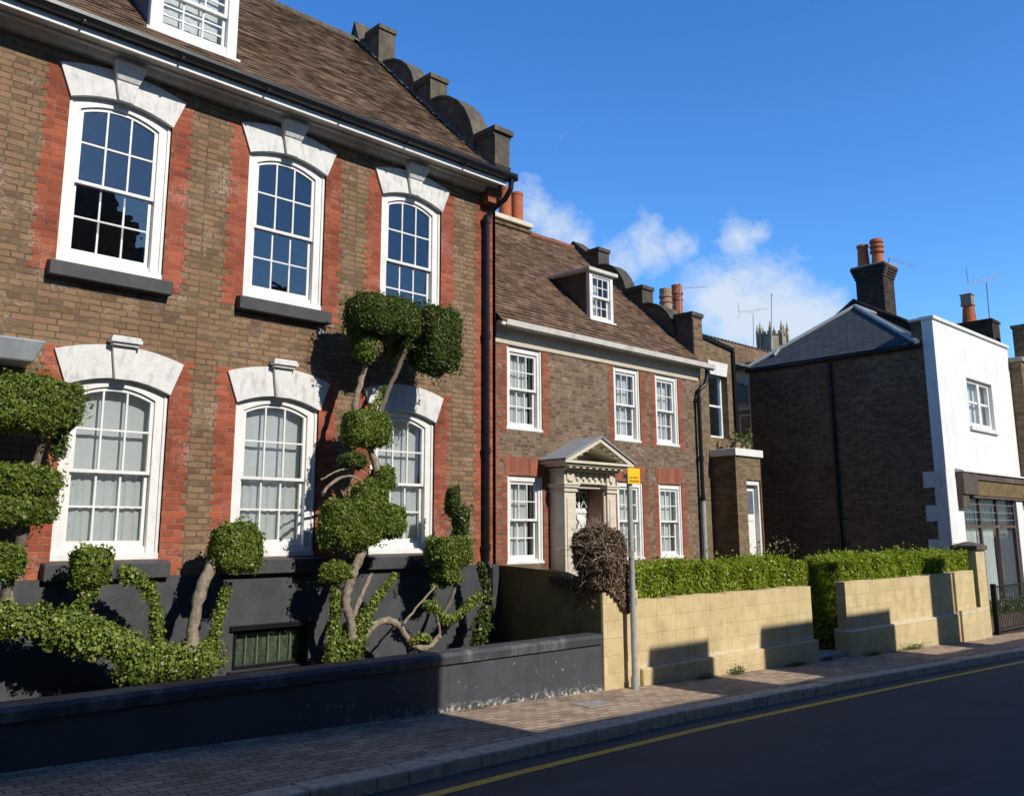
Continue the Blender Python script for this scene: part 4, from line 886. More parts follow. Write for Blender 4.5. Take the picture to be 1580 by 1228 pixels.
mb = MB(); mb.box(22.582, 23.178, YE+.19, YE+.23, -1.2, 1.358); mb.box(22.66, 23.10, YE+.17, YE+.188, .35, .45)
do = mb.build('door', WHITE, AN)
mb = MB(); mb.box(22.66, 23.10, YE+.178, YE+.188, .55, 1.2); mb.build('door_light', LEAD_D, do)
# chimney rising behind the second gable
c0 = at(1036, 492, 14.4); c1 = at(1066, 492, 14.4)
ch = MB(); ch.box(19.75, 20.95, 14.3, 14.9, 4.5, 6.02); ch.box(19.70, 21.0, 14.25, 14.95, 6.021, 6.12); cho = ch.build('chimney', BRICK3, AN)
for (px, pt, pb, mt_, rr, band) in ((1028, 447, 485, TERRA_P, .18, 1), (1046, 441, 485, TERRA, .16, 1)):
    b_ = at(px, pb, 14.6); t_ = at(px, pt, 14.6); hh = t_.z-b_.z
    mb = MB(); mb.lathe((b_.x, 14.6, b_.z-.1), [(rr*1.15, 0), (rr, .15), (rr*.9, hh*.55), (rr*1.05, hh*.58), (rr*1.05, hh*.64), (rr*.92, hh*.66), (rr*.92, hh*.78), (rr*1.08, hh*.80), (rr*1.08, hh*.86), (rr*.95, hh*.88), (rr*1.0, hh+.1), (rr*.7, hh+.1), (rr*.7, hh)], 16); mb.build('chimney_pot', mt_, cho)
mb = MB(); mb.box(20.75, 21.2, 14.3, 14.7, 5.6, 5.98); mb.build('chimney_shoulder', BRICK3, cho)

# ================================================================== HOUSE 3: slate roof, white front with shop
H3 = thing('shop_house', (28, 12, -2.6), 'white fronted shop house with dark brick side wall and hipped slate roof', 'house')
X3, YF = 25.0, 9.25
w = MB(); w.face([(X3, 15.03, -2.8), (X3, YF+.3, -2.8), (X3, YF+.3, 5.06), (X3, 15.03, 5.06)]); w.face([(X3, 9.85, 5.06), (X3, YF+.3, 5.06), (X3, YF+.3, 5.80), (X3, 9.85, 5.74)])
w.face([(X3+.3, YF+.3, 5.06), (X3+.3, 9.85, 5.06), (X3+.3, 9.85, 5.74), (X3+.3, YF+.3, 5.80)]); w.face([(X3, 9.85, 5.06), (X3, 9.85, 5.74), (X3+.3, 9.85, 5.74), (X3+.3, 9.85, 5.06)])
w.face([(31.05, 15.03, -2.8), (X3, 15.03, -2.8), (X3, 15.03, 5.06), (31.05, 15.03, 5.06)])
w.build('side_wall', BRICK3, H3)
shop = (26.0, 30.35, -2.3, 1.30)
w = MB(); PF = lambda u, v, d: (u, YF+d, v)
wall_levels(w, X3, 31.05, [(-2.8, 1.6, [shop]), (1.6, 5.80, [(27.15, 29.2, 3.00, 4.42)])], PF, .25)
w.face([(X3, YF+.3, -2.8), (X3, YF, -2.8), (X3, YF, 5.80), (X3, YF+.3, 5.80)]); w.face([(31.05, YF, -2.8), (31.05, YF+.3, -2.8), (31.05, YF+.3, 5.80), (31.05, YF, 5.80)]); w.face([(31.05, YF+.3, 1.6), (X3+.3, YF+.3, 4.7), (X3+.3, YF+.3, 5.8), (31.05, YF+.3, 5.8)])
WHITE_B = plain_mat('white painted masonry', (.74, .74, .725), .7, .05, 4, .35, .25, (.42, .41, .37), .35, 2.6)
w.build('front_wall', WHITE_B, H3)
mb = MB(); mb.box(X3-.05, 31.05, YF-.06, YF+.34, 5.802, 5.90); mb.box(X3-.05, X3+.34, YF+.34, 9.9, 5.802, 5.88); mb.build('coping', WHITE, H3, bevel=.015)
mb = MB()
for j in range(10):
    z1 = 1.62-j*.45; ww = .62 if j % 2 == 0 else .34
    mb.box(X3-.012, X3+.05, YF+.006, YF+ww, z1-.43, z1)
    if j == 0: pass
mb.build('quoin', WHITE_L, H3, bevel=.006)
pp = MB(); pp.tube([(X3-.06, 12.30, 4.98), (X3-.06, 12.30, -2.4)], .055, 10)
for zz in (4.5, 2.6, .7): pp.tube([(X3-.06, 12.30, zz), (X3-.06, 12.30, zz+.1)], .07, 10)
pp.tube([(X3-.07, 15.1, 5.10), (X3-.07, 9.6, 5.10)], .065, 10); pp.build('downpipe', BLACK, H3)
rf = MB(); A_ = (27.2, 12.4, 7.12)
E = [(24.88, 15.1, 5.17), (24.88, 9.66, 5.17), (31.05, 9.66, 5.17), (31.05, 15.1, 5.17)]; B_ = (31.05, 12.4, 7.12)
rf.face([E[0], E[1], A_]); rf.face([E[1], E[2], B_, A_]); rf.face([E[3], E[0], A_, B_]); ro = rf.build('roof', SLATE, H3)
mb = MB()
for e in (E[0], E[1], B_):
    a = Vector(e); b = Vector(A_); mb.tube([a+Vector((0, 0, .02)), a.lerp(b, .5)+Vector((0, 0, .02)), b+Vector((0, 0, .02))], .07, 8)
mb.tube([(25.7, 14.25, 5.90), (25.25, 14.25, 5.54)], .05, 6)
mb.build('lead_hip', LEAD, ro)
mb = MB(); mb.box(24.90, 25.0, 9.60, 15.1, 5.065, 5.165); mb.build('eaves_board', BLACK, H3)
# upper window: two casement sashes
f = MB(); a, b, z0, z1, yy = 27.15, 29.2, 3.0, 4.42, YF+.10
mid = a+(b-a)*.56
f.box(a, a+.12, yy, yy+.1, z0, z1); f.box(b-.12, b, yy, yy+.1, z0, z1); f.box(a+.12, b-.12, yy, yy+.1, z1-.1, z1); f.box(a+.12, b-.12, yy, yy+.1, z0, z0+.14); f.box(mid-.09, mid+.09, yy-.01, yy+.1, z0+.14, z1-.1)
f.box(a+.12, mid-.09, yy+.02, yy+.08, z0+.72, z0+.79); f.box(mid+.09, b-.12, yy+.02, yy+.08, z0+.72, z0+.79)
wo = f.build('window', WHITE, H3, bevel=.008)
mb = MB(); mb.face([(a+.1, yy+.06, z0+.1), (b-.1, yy+.06, z0+.1), (b-.1, yy+.06, z1-.06), (a+.1, yy+.06, z1-.06)]); mb.build('glass', GLASS2, wo)
mb = MB(); mb.face([(a, yy+.9, z0-.3), (b+.4, yy+.9, z0-.3), (b+.4, yy+.9, z1+.2), (a, yy+.9, z1+.2)]); mb.build('room_shade', plain_mat('olive blind', (.20, .19, .15), .9), wo)
mb = MB(); mb.box(a-.08, b+.10, YF-.08, YF+.10, z0-.12, z0-.003); mb.build('window_sill', WHITE, H3, bevel=.01)
# shopfront
s = MB(); a, b = 25.62, 31.0
s.prism([(YF-.002, 1.72), (YF-.22, 1.66), (YF-.24, 1.62), (YF-.002, 1.62)], 'x', a, b)
s.build('fascia_hood', CREAM_D, H3)
s = MB(); s.box(a+.02, a+1.10, YF-.20, YF-.002, 1.02, 1.60); s.box(a+.02, a+.5, YF-.14, YF-.002, .66, 1.018); s.box(a+1.10, b, YF-.18, YF-.02, 1.44, 1.60); s.box(a+.9, b, YF-.06, YF-.002, .94, 1.02); s.box(b-.06, b, YF-.2, YF-.002, .8, 1.438)
so_ = s.build('shop_bracket', WOODP, H3, bevel=.008)
s = MB(); s.hexa([(a+.92, YF-.08, 1.022), (b-.1, YF-.08, 1.022), (b-.1, YF-.01, 1.022), (a+.92, YF-.01, 1.022), (a+.92, YF-.19, 1.40), (b-.1, YF-.19, 1.40), (b-.1, YF-.01, 1.40), (a+.92, YF-.01, 1.40)]); s.build('shop_fascia', plain_mat('bare brown board', (.22, .155, .075), .75, .3, 5, .3, .2, (.07, .05, .03), .6, 4), H3)
s = MB(); a, b = shop[0], shop[1]; yy = YF+.06
for xx in (a, a+1.35, a+2.75, b-.12): s.box(xx, xx+.10, yy, yy+.08, -2.3, .94)
lead_ = MB()
for x0_, x1_ in ((a+.10, a+1.35), (a+1.45, a+2.75), (a+2.85, b-.12)):
    s.box(x0_, x1_, yy, yy+.08, .12, .20)
    for zz in (.78, .56, .35): lead_.box(x0_, x1_, yy+.02, yy+.04, zz-.007, zz+.007)
    for q in range(1, 9): xx = x0_+(x1_-x0_)*q/9; lead_.box(xx-.003, xx+.003, yy+.025, yy+.038, .20, .94)
s.box(a+.1, a+2.75, yy, yy+.08, -2.3, -1.9)
sh = s.build('shop_window', WOODP, H3); lead_.build('glazing_bar', LEAD, sh)
mb = MB(); mb.face([(a+.05, yy+.04, -2.2), (b-.05, yy+.04, -2.2), (b-.05, yy+.04, .94), (a+.05, yy+.04, .94)]); mb.build('glass', GLASS2, sh)
cloth(sh, a+.1, a+1.30, -1.95, .10, YF+.20, 6, .03, seed=91); cloth(sh, a+1.45, a+2.70, -1.95, .10, YF+.20, 6, .03, seed=92)
mb = MB(); mb.box(a-.05, b+.2, YF+.9, YF+.95, -2.4, 1.5); mb.box(a+.1, b-.1, YF+.22, YF+.24, .22, .92); mb.box(a+2.86, b-.13, YF+.16, YF+.2, -2.4, .11); mb.build('shop_panel', plain_mat('grey blue panel', (.10, .12, .15), .6), sh)

# ================================================================== buildings further back and to the right
HB = thing('brick_house', (30, 14, -2.6), 'brick house behind the slate roof carrying a tall dark chimney stack', 'house')
w = MB(); w.box(28.7, 36, 12.2, 18.0, -2.6, 6.2)
w.prism([(9.95, 5.2), (14.6, 5.2), (14.6, 6.75), (13.1, 7.72), (12.1, 7.08), (11.6, 6.76), (10.6, 6.2), (9.95, 5.9)], 'x', 28.75, 28.95)
w.build('wall', SHADED_BRICK, HB)
mb = MB(); mb.prism([(14.8, 6.60), (14.8, 6.68), (13.1, 7.80), (10.4, 6.16), (10.4, 6.08), (13.1, 7.72)], 'x', 28.65, 36); mb.build('roof', TILE1, HB)
ch = MB(); ch.box(28.9, 29.75, 12.14, 13.08, 5.2, 8.45)
for i_ in range(4): ch.box(28.9-.03*(i_+1), 29.75+.03*(i_+1), 12.14-.03*(i_+1), 13.08+.03*(i_+1), 8.451+.1*i_, 8.55+.1*i_)
cho = ch.build('chimney', SHADED_BRICK, HB)
mb = MB(); mb.box(28.8, 29.85, 12.0, 13.2, 8.852, 8.92); mb.build('chimney_cap', CONC, cho, bevel=.02)
mb = MB(); mb.lathe((29.3, 12.93, 8.92), [(.24, 0), (.20, .1), (.17, .75), (.20, .76), (.20, .84), (.13, .84), (.13, .6)], 16); mb.build('chimney_pot', TERRA, cho)
mb = MB(); mb.lathe((29.3, 12.44, 8.92), [(.24, 0), (.2, .08), (.17, .45), (.23, .47), (.23, .55), (.19, .57), (.19, .63), (.23, .65), (.23, .72), (.19, .74), (.19, .80), (.23, .82), (.21, .93), (.12, .97), (.05, .98)], 16); mb.build('chimney_pot', TERRA, cho)
# right hand neighbours
HC = thing('brick_house', (34, 12, -2.8), 'brick house cut off by the right edge, beyond the white shop front', 'house')
w = MB(); w.box(31.06, 42, 8.90, 15, -2.8, 5.35); w.build('wall', BRICK4, HC)
mb = MB(); mb.box(31.02, 42, 8.84, 9.3, 5.352, 5.50); mb.build('coping', CONC, HC, bevel=.01)
mb = MB(); mb.box(31.4, 31.95, 8.75, 9.15, 5.502, 6.5); mb.box(31.36, 32.0, 8.71, 9.19, 6.502, 6.6); mb.build('pier', BRICK4, HC)
mb = MB(); mb.prism([(9.3, 5.4), (12.2, 6.5), (15, 5.4)], 'x', 31.3, 42); mb.build('roof', TILE1, HC)
ch = MB(); ch.box(31.07, 31.75, 9.62, 10.9, 5.36, 6.90); ch.box(31.03, 31.79, 9.58, 10.94, 6.78, 6.86); cho = ch.build('chimney', SHADED_BRICK, HC)
pb = at(1496, 494, 10.3); 
pb = atx(1496, 494, 31.4); pt = atx(1491, 457, 31.4)
mb = MB(); mb.lathe((31.4, pb.y, 6.90), [(.24, 0), (.22, .1), (.17, .62), (.15, .64)], 14); mb.build('chimney_pot', TERRA, cho)
mb = MB(); mb.box(31.22, 31.58, pb.y-.19, pb.y+.19, 7.50, 7.54); mb.box(31.24, 31.56, pb.y-.17, pb.y-.14, 7.54, 7.86); mb.box(31.24, 31.56, pb.y+.14, pb.y+.17, 7.54, 7.86); mb.box(31.24, 31.28, pb.y-.14, pb.y+.14, 7.54, 7.86); mb.box(31.22, 31.58, pb.y-.19, pb.y+.19, 7.86, 7.90); mb.build('chimney_cowl', CONC, cho)
# tiled roofs in the distance
RB = thing('tiled_house', (42, 32, -2), 'distant house with long orange brown tiled ridge, seen between the brick wing and slate roof', 'house')
a = at(1085, 532, 30); b = at(1225, 532, 30)
w = MB(); w.box(a.x, b.x+4, 30, 38, -3, 7.6); w.build('wall', BRICK3, RB)
zr = at(1140, 532, 32.5).z; ze = at(1140, 552, 29.8).z
mb = MB(); mb.prism([(29.7, ze-.6), (29.7, ze-.5), (32.5, zr), (36.5, ze-.5), (36.5, ze-.6)], 'x', a.x, b.x+4); ro = mb.build('roof', tile_mat('distant tiles', [(0, (.10, .06, .04)), (.5, (.2, .12, .07)), (1, (.28, .19, .11))], .3, .16, .4), RB)
mb = MB()
for j in range(40):
    xx = a.x+j*.42
    if xx < b.x+3.5: mb.tube([(xx, 32.5, zr), (xx+.2, 32.5, zr)], .12, 8)
mb.build('ridge_tile', STONE, ro)
w = MB(); q0 = at(1122, 556, 26); q1 = at(1162, 540, 26); w.box(q0.x-1.2, q1.x, 26, 30, -3, q1.z-.05); w.build('rear_wall', BRICK3, RB)
# church lantern tower
ct = ray(1192.5, 530); ct = ct*(170/ct.dot(_f)); zt = (ray(1192, 520)*(170/ray(1192, 520).dot(_f))).z
CT = thing('church_tower', (ct.x, ct.y, -5), 'distant pale octagonal church lantern tower crowned with stone pinnacles', 'church tower')
CHST = plain_mat('pale church stone', (.36, .31, .23), .9, .3, .5, .3, .2, (.14, .13, .12), .6, .6)
def octa(mb, r, z0, z1, mi=0):
    p = [(ct.x+r*math.cos(rad(22.5+45*i)), ct.y+r*math.sin(rad(22.5+45*i))) for i in range(8)]; mb.prism(p, 'z', z0, z1, mi)
mb = MB(); octa(mb, 2.6, -5, zt); octa(mb, 2.8, zt+.01, zt+.25); mb.build('tower_body', CHST, CT)
mb = MB()
for i in range(8):
    a_ = rad(22.5+45*i); x_, y_ = ct.x+2.75*math.cos(a_), ct.y+2.75*math.sin(a_)
    mb.box(x_-.22, x_+.22, y_-.22, y_+.22, zt-3, zt+1.3); mb.lathe((x_, y_, zt+1.3), [(.30, 0), (.2, .4), (.02, 1.5)], 6)
mb.build('pinnacle', CHST, CT)
mb = MB()
for i in range(8):
    a0, a1 = rad(22.5+45*i), rad(22.5+45*(i+1))
    for q in range(4):
        t = (q+.5)/4; x_ = ct.x+2.7*((1-t)*math.cos(a0)+t*math.cos(a1)); y_ = ct.y+2.7*((1-t)*math.sin(a0)+t*math.sin(a1))
        if q % 2: mb.box(x_-.28, x_+.28, y_-.28, y_+.28, zt+.26, zt+.75)
mb.build('battlement', CHST, CT)

# ================================================================== garden and boundary walls
FW = thing('garden_wall', (3.5, 8.55, -2), 'low charcoal painted wall with rounded coping and chipped white patches', 'wall')
mb = MB(); mb.box(-6, 9.762, 8.39, 8.66, -2.6, -1.49)
mb.build('wall', CHIPPED, FW)
mb = MB(); N_ = 24
for j in range(N_):
    xa, xb = -6+15.75*j/N_, -6+15.75*(j+1)/N_; dza, dzb = .006*math.sin(xa*2.1), .006*math.sin(xb*2.1)
    mb.prism([(8.355, -1.485), (8.345, -1.40), (8.375, -1.362), (8.45, -1.350), (8.62, -1.352), (8.69, -1.385), (8.70, -1.485)], 'x', xa, xb-.0005)
mb.build('coping', plain_mat('worn charcoal coping', (.048, .05, .055), .6, .2, 3, .4, .35, (.26, .26, .255), .55, 2.2), FW)
SW = thing('garden_wall', (9.9, 9.4, -2), 'ochre rendered side wall between the two houses, ending in a sunlit yellow pier', 'wall')
mb = MB()
yy = [8.39, 8.8, 9.2, 9.6, 10.0, 10.5]; zz = [-.76, -.66, -.55, -.515, -.49, -.47]
for j in range(5): mb.hexa([(9.768, yy[j], -2.6), (9.98, yy[j], -2.6), (9.98, yy[j+1], -2.6), (9.768, yy[j+1], -2.6), (9.768, yy[j], zz[j]), (9.98, yy[j], zz[j]), (9.98, yy[j+1], zz[j+1]), (9.768, yy[j+1], zz[j+1])])
mb.build('wall', OLIVE, SW)
mb = MB(); mb.box(9.775, 10.56, 8.36, 8.62, -2.6, -.80); mb.build('pier', YELLOW, SW, bevel=.012)
Y1W = thing('garden_wall', (13.2, 8.5, -2.2), 'yellow painted block wall in front of the first hedge, nearer the sign pole', 'wall')
def block_wall(root, x0, x1, zt, zp, pl0=0.0):
    mb = MB(); nb = int((x1-x0)/.45); r = random.Random(int(x0*10))
    xs = [x0+(x1-x0)*i/nb for i in range(nb+1)]
    for i in range(nb): mb.box(xs[i], xs[i+1], 8.39, 8.59, -2.9, zt+r.uniform(-.012, .012))
    mb.build('wall', YELLOW, root, bevel=.008)
    mb = MB(); mb.hexa([(x0-pl0, 8.31, -2.9), (x1+.04, 8.31, -2.9), (x1+.04, 8.66, -2.9), (x0-pl0, 8.66, -2.9), (x0-pl0, 8.31, zp-.02), (x1+.04, 8.31, zp-.03), (x1+.04, 8.66, zp+.02), (x0-pl0, 8.66, zp+.02)])
    mb.build('plinth', YELLOW, root, bevel=.02)
block_wall(Y1W, 10.565, 15.68, -.953, -1.88)
Y2W = thing('garden_wall', (20.5, 8.5, -2.4), 'yellow painted block wall with stepped piers and capped end post, past the gap', 'wall')
block_wall(Y2W, 17.03, 22.45, -.945, -1.84, .04)
mb = MB(); mb.box(22.452, 22.74, 8.33, 8.6, -2.9, -.93); mb.box(22.741, 23.76, 8.37, 8.6, -2.9, -.92); mb.box(22.50, 23.86, 8.26, 8.36, -2.9, -1.80); mb.build('pier', YELLOW, Y2W, bevel=.012)
mb = MB(); mb.box(24.02, 24.62, 8.36, 8.90, -2.9, -.44); po = mb.build('post', YELLOW, Y2W, bevel=.012)
mb = MB(); mb.box(23.96, 24.68, 8.30, 8.96, -.438, -.33); mb.hexa([(23.96, 8.30, -.329), (24.68, 8.30, -.329), (24.68, 8.96, -.329), (23.96, 8.96, -.329), (24.25, 8.58, -.235), (24.39, 8.58, -.235), (24.39, 8.68, -.235), (24.25, 8.68, -.235)]); mb.build('post_cap', STONE, po, bevel=.01)
mb = MB(); mb.box(15.74, 17.0, 8.42, 9.0, -2.6, -2.235); mb.build('entrance_step', CONC, Y2W, bevel=.015)

# ================================================================== hedges
def hedge(root, x0, x1, y0, y1, z0, zt, dens=1900, leaf=.062, seed=5):
    ztf = lambda x, y: zt + .035*np.sin(x*2.3+seed)+.02*np.sin(x*5.1)+.02*np.sin(y*7)
    Vs = []
    def put(P, N, d=.10, lf=leaf):
        P = P + N*(-np.abs(RNG.normal(size=len(P)))*d*.5 + .045*snoise(P, 7, seed)+.025*snoise(P, 19, seed+1))[:, None]; Vs.append(leaf_arrays(P, N, lf, .75, .5))
    n = int((x1-x0)*(y1-y0)*dens*1.2); X = RNG.uniform(x0, x1, n); Yv = RNG.uniform(y0, y1, n); put(np.stack([X, Yv, ztf(X, Yv)], 1), np.tile([0, -.15, 1.0], (n, 1)))
    n = int((x1-x0)*(zt-z0)*dens*1.25); X = RNG.uniform(x0, x1, n); t = RNG.uniform(0, 1, n); put(np.stack([X, np.full(n, y0), z0+(ztf(X, y0)-z0)*t], 1), np.tile([0, -1.0, .25], (n, 1)))
    for xe, sg in ((x0, -1), (x1, 1)):
        n = int((y1-y0)*(zt-z0)*dens); Yv = RNG.uniform(y0, y1, n); t = RNG.uniform(0, 1, n); put(np.stack([np.full(n, xe), Yv, z0+(ztf(xe, Yv)-z0)*t], 1), np.tile([sg*1.0, 0, .2], (n, 1)))
    # soft new shoots standing above the top
    n = int((x1-x0)*(y1-y0)*260); X = RNG.uniform(x0, x1, n); Yv = RNG.uniform(y0, y1, n); Z = ztf(X, Yv)+RNG.exponential(.035, n)
    Vs.append(leaf_arrays(np.stack([X, Yv, Z], 1), np.tile([0, -1.0, .3], (n, 1)), leaf*1.05, .9, .45))
    m = .10; a, b, c, d, e, f = x0+m, x1-m, y0+m, y1-m, z0-.2, zt-m
    ev = [(a,c,e),(b,c,e),(b,d,e),(a,d,e),(a,c,f),(b,c,f),(b,d,f),(a,d,f)]; ef = [(3,2,1,0),(4,5,6,7),(0,1,5,4),(1,2,6,5),(2,3,7,6),(3,0,4,7)]
    return leaf_mesh('foliage', np.concatenate(Vs), LEAF_H, root, [(ev, ef, 0)])
HG1 = thing('hedge', (13.2, 9, -2.2), 'bright green clipped hedge over the yellow wall beside the sign pole', 'hedge')
hedge(HG1, 10.45, 15.95, 8.56, 9.30, -1.9, -.50, seed=5)
HG2 = thing('hedge', (20.4, 9, -2.3), 'bright green clipped hedge past the gap, over the wall with the capped post', 'hedge')
hedge(HG2, 17.12, 23.95, 8.52, 9.45, -2.3, -.50, seed=9)

# ================================================================== dead ivy over the pier
DI = thing('dead_shrub', (9.9, 8.6, -2), 'withered brown ivy bush spilling over the yellow pier', 'shrub')
Vs = []
for (l, t, r_, b_, dp, p_) in ((870, 803, 978, 900, .74, 2.05), (884, 850, 976, 918, .50, 2.2)):
    c, h = blk(l, t, r_, b_, 8.50, dp); SEED[0] += 3; ar = 8*(h[0]*h[1]+h[1]*h[2]+h[0]*h[2]); P, N = super_points(c, h, int(ar*2100), p_, SEED[0], .07, .22); Vs.append(leaf_arrays(P, N, .052, 1.0, .45))
n = 1500; tt = RNG.uniform(0, 1, n)**.8; px = 932+44*RNG.uniform(0, 1, n)+4*np.sin(tt*9); lim = 900+np.interp((px-930)/46, [0, .3, .55, .8, 1], [-5, 14, 28, 48, 40]); py = 868+(lim-868)*tt
Vs.append(leaf_arrays(np.array([tuple(at(a, b, 8.30+.05*random.random())) for a, b in zip(px, py)]), np.tile([0, -1.0, .3], (n, 1)), .06, .7, .6))
n = 700; yv = RNG.uniform(8.45, 9.3, n); zv = -.62-RNG.exponential(.12, n)*(9.5-yv); Vs.append(leaf_arrays(np.stack([np.full(n, 9.73)-RNG.uniform(0, .06, n), yv, zv], 1), np.tile([-1.0, 0, .2], (n, 1)), .055, .7, .6))
ev, ef = core(*blk(878, 812, 970, 895, 8.5, .62), 2.4, .84)
leaf_mesh('dead_leaves', np.concatenate(Vs), LEAF_B, DI, [(ev, ef, 0)])
mb = MB(); cc, hh = blk(872, 806, 976, 900, 8.5, .7)
for i in range(420):
    d = Vector(RNG.normal(size=3)); d.normalize(); p = Vector(cc)+Vector((d.x*hh[0], d.y*hh[1], d.z*hh[2]))*random.uniform(.9, 1.02); e = Vector(RNG.normal(size=3))*.10+d*.07
    mb.tube([p, p+e*.5+Vector((0, 0, .02)), p+e], [.0035, .003, .0015], 4, cap=False)
mb.tube([at(966, 935, 8.33), at(967, 985, 8.33), at(968, 1020, 8.34)], .012, 6)
mb.build('twig', plain_mat('pale twigs', (.38, .29, .22), .9), DI)

# ================================================================== sign pole
SP = thing('sign_post', (10.36, 8.22, zpav(10.3, 8.2)), 'grey steel pole with small square yellow notice at its top', 'sign')
b_ = at(980, 1060, 8.22); t_ = at(977.5, 742, 8.22); xx = b_.x
mb = MB(); mb.tube([(xx, 8.22, zpav(xx, 8.22)-.05), (xx, 8.22, t_.z+.02)], .042, 16); mb.tube([(xx, 8.22, zpav(xx, 8.22)), (xx, 8.22, zpav(xx, 8.22)+.16)], .056, 16); mb.tube([(xx, 8.22, t_.z+.018), (xx, 8.22, t_.z+.04)], .05, 16); mb.build('pole', STEEL, SP, smooth=False)
zc = at(978, 734.5, 8.16).z
SIGNY = plain_mat('yellow sign sheet', (.86, .52, .02), .4, .05, 5, .02, .4)
mb = MB(); mb.box(xx-.115, xx+.165, 8.150, 8.158, zc-.115, zc+.115); so_ = mb.build('sign_plate', SIGNY, SP, bevel=.004)
mb = MB(); r = random.Random(2)
for row, (zz_, hh_) in enumerate(((zc-.022, .030), (zc-.075, .032))):
    x_ = xx-.085
    while x_ < xx+.13:
        w_ = r.uniform(.008, .02); mb.box(x_, x_+w_*.75, 8.1475, 8.1495, zz_-hh_*r.uniform(.3, .5), zz_+hh_*r.uniform(.3, .5)); x_ += w_+(.018 if r.random() < .2 else .003)
mb.build('lettering', plain_mat('dark lettering', (.22, .10, .01), .5), so_)
mb = MB(); mb.box(xx-.055, xx+.055, 8.16, 8.28, zc-.03, zc+.03); mb.build('clip', STEEL, SP)

# ================================================================== topiary
def tree(label, base, cat='topiary'): return thing('topiary_tree', base, label, cat, 'topiary trees in front of the tall house')
YT = 9.85
TA = tree('cloud pruned topiary cut off by the left edge, stacked green pads', (2.35, YT, -2.0))
limb('trunk', [(-12, 990), (5, 940), (12, 900), (32, 830), (46, 760), (60, 700), (70, 640)], YT, .055, .04, TA, BARK_D)
crown('crown', [(-20, 582, 120, 668, .5)], YT, TA, p=5)
crown('crown', [(78, 660, 102, 712, .12, YT, 2.4)], YT, TA, LEAF_D, dens=2600, rough=.16)
crown('crown', [(-28, 717, 88, 767, .45)], YT, TA, p=3.5)
crown('crown', [(-28, 760, 82, 812, .45)], YT, TA, p=3.5)
crown('crown', [(-36, 836, 32, 897, .4)], YT, TA, p=3.5)
limb('branch', [(20, 930), (14, 905), (10, 880)], YT, .02, .015, TA)

TB = tree('low ivy wrapped topiary whose long limb runs along the base, with two clipped balls', (3.6, YT, -2.0))
limb('trunk', [(330, 1040), (290, 1030), (230, 1022), (180, 998), (110, 985), (50, 972), (-20, 955)], YT, .07, .04, TB, BARK_D)
ivy('ivy_sleeve', [(-20, 950), (50, 962), (110, 975), (180, 990), (230, 1015)], YT, [.16, .19, .20, .18, .17], TB, 5200, .036)
ivy('ivy_sleeve', [(205, 1030), (250, 1035), (290, 1030), (322, 1018)], YT, [.21, .24, .22, .18], TB, 5200, .036, mat=LEAF_I)
ivy('ivy_sleeve', [(95, 965), (128, 935), (142, 905)], YT, [.11, .10, .08], TB, 2600, .036)
crown('crown', [(109, 842, 170, 908, .34)], YT, TB, p=3.6, leaf=.034)
ivy('ivy_sleeve', [(244, 1012), (241, 960), (238, 925), (222, 898), (192, 884)], YT, [.09, .08, .085, .10, .08], TB, 2600, .036)
limb('branch', [(296, 1008), (298, 965), (306, 925), (318, 885), (340, 860)], YT-.05, .075, .055, TB, BARK)
crown('crown', [(319, 806, 407, 884, .50)], YT-.05, TB, p=4)
ivy('ivy_sleeve', [(318, 1015), (332, 975), (340, 940), (350, 905)], YT, [.10, .085, .075, .06], TB, 2600, .036)

TC = tree('tallest topiary, its dark crown reaching the upper right window of the tall house', (5.9, YT, -2.0))
ivy('ivy_base', [(525, 1050), (533, 1010), (545, 975), (560, 955)], YT, [.19, .20, .17, .12], TC, 3600, .036)
limb('trunk', [(545, 985), (541, 955), (533, 935), (536, 905), (547, 880), (556, 858), (570, 815)], YT-.08, .06, .055, TC, BARK)
limb('branch', [(541, 955), (553, 930), (562, 908), (573, 884)], YT-.10, .04, .028, TC, BARK)
ivy('ivy_sleeve', [(508, 1040), (514, 985), (518, 940), (516, 900)], YT, [.10, .09, .085, .07], TC, 2800, .036)
crown('crown', [(489, 866, 548, 898, .32)], YT, TC, p=2.6, leaf=.04, rough=.12)
ivy('ivy_sleeve', [(560, 960), (577, 930), (596, 905), (607, 888)], YT, [.07, .065, .065, .05], TC, 2400, .036)
limb('trunk', [(570, 815), (578, 770), (585, 730), (570, 690), (545, 640), (553, 600), (566, 560), (575, 530)], YT-.02, .055, .035, TC, BARK)
limb('branch', [(570, 690), (580, 650), (596, 610), (612, 575), (625, 540)], YT-.05, .045, .03, TC, BARK_D)
limb('vine', [(498, 762), (508, 748), (522, 738), (540, 733), (556, 740), (562, 752)], YT-.05, .022, .016, TC, BARK)
limb('vine', [(496, 740), (520, 725), (548, 722), (566, 732)], YT-.03, .012, .010, TC, BARK)
crown('crown', [(486, 766, 594, 846, .52, YT, 4), (560, 776, 633, 832, .48, YT-.02, 3.2), (535, 742, 604, 812, .42, YT, 3)], YT, TC)
crown('crown', [(568, 718, 612, 762, .36, YT, 3), (552, 736, 602, 780, .34, YT, 2.8)], YT, TC, leaf=.033, rough=.08)
crown('crown', [(518, 697, 570, 724, .30)], YT, TC, LEAF_D, p=2.6, rough=.12, dens=3800)
crown('crown', [(520, 633, 609, 690, .46)], YT, TC, p=3.4)
crown('crown', [(526, 458, 655, 520, .62, YT-.12, 3.6), (532, 495, 590, 532, .4, YT, 2.6)], YT-.12, TC, LEAF_D)
crown('crown', [(628, 472, 716, 580, .62, YT-.12, 4.2)], YT-.12, TC, LEAF_D)
crown('crown', [(542, 518, 582, 562, .3)], YT-.1, TC, p=2.4, rough=.14)
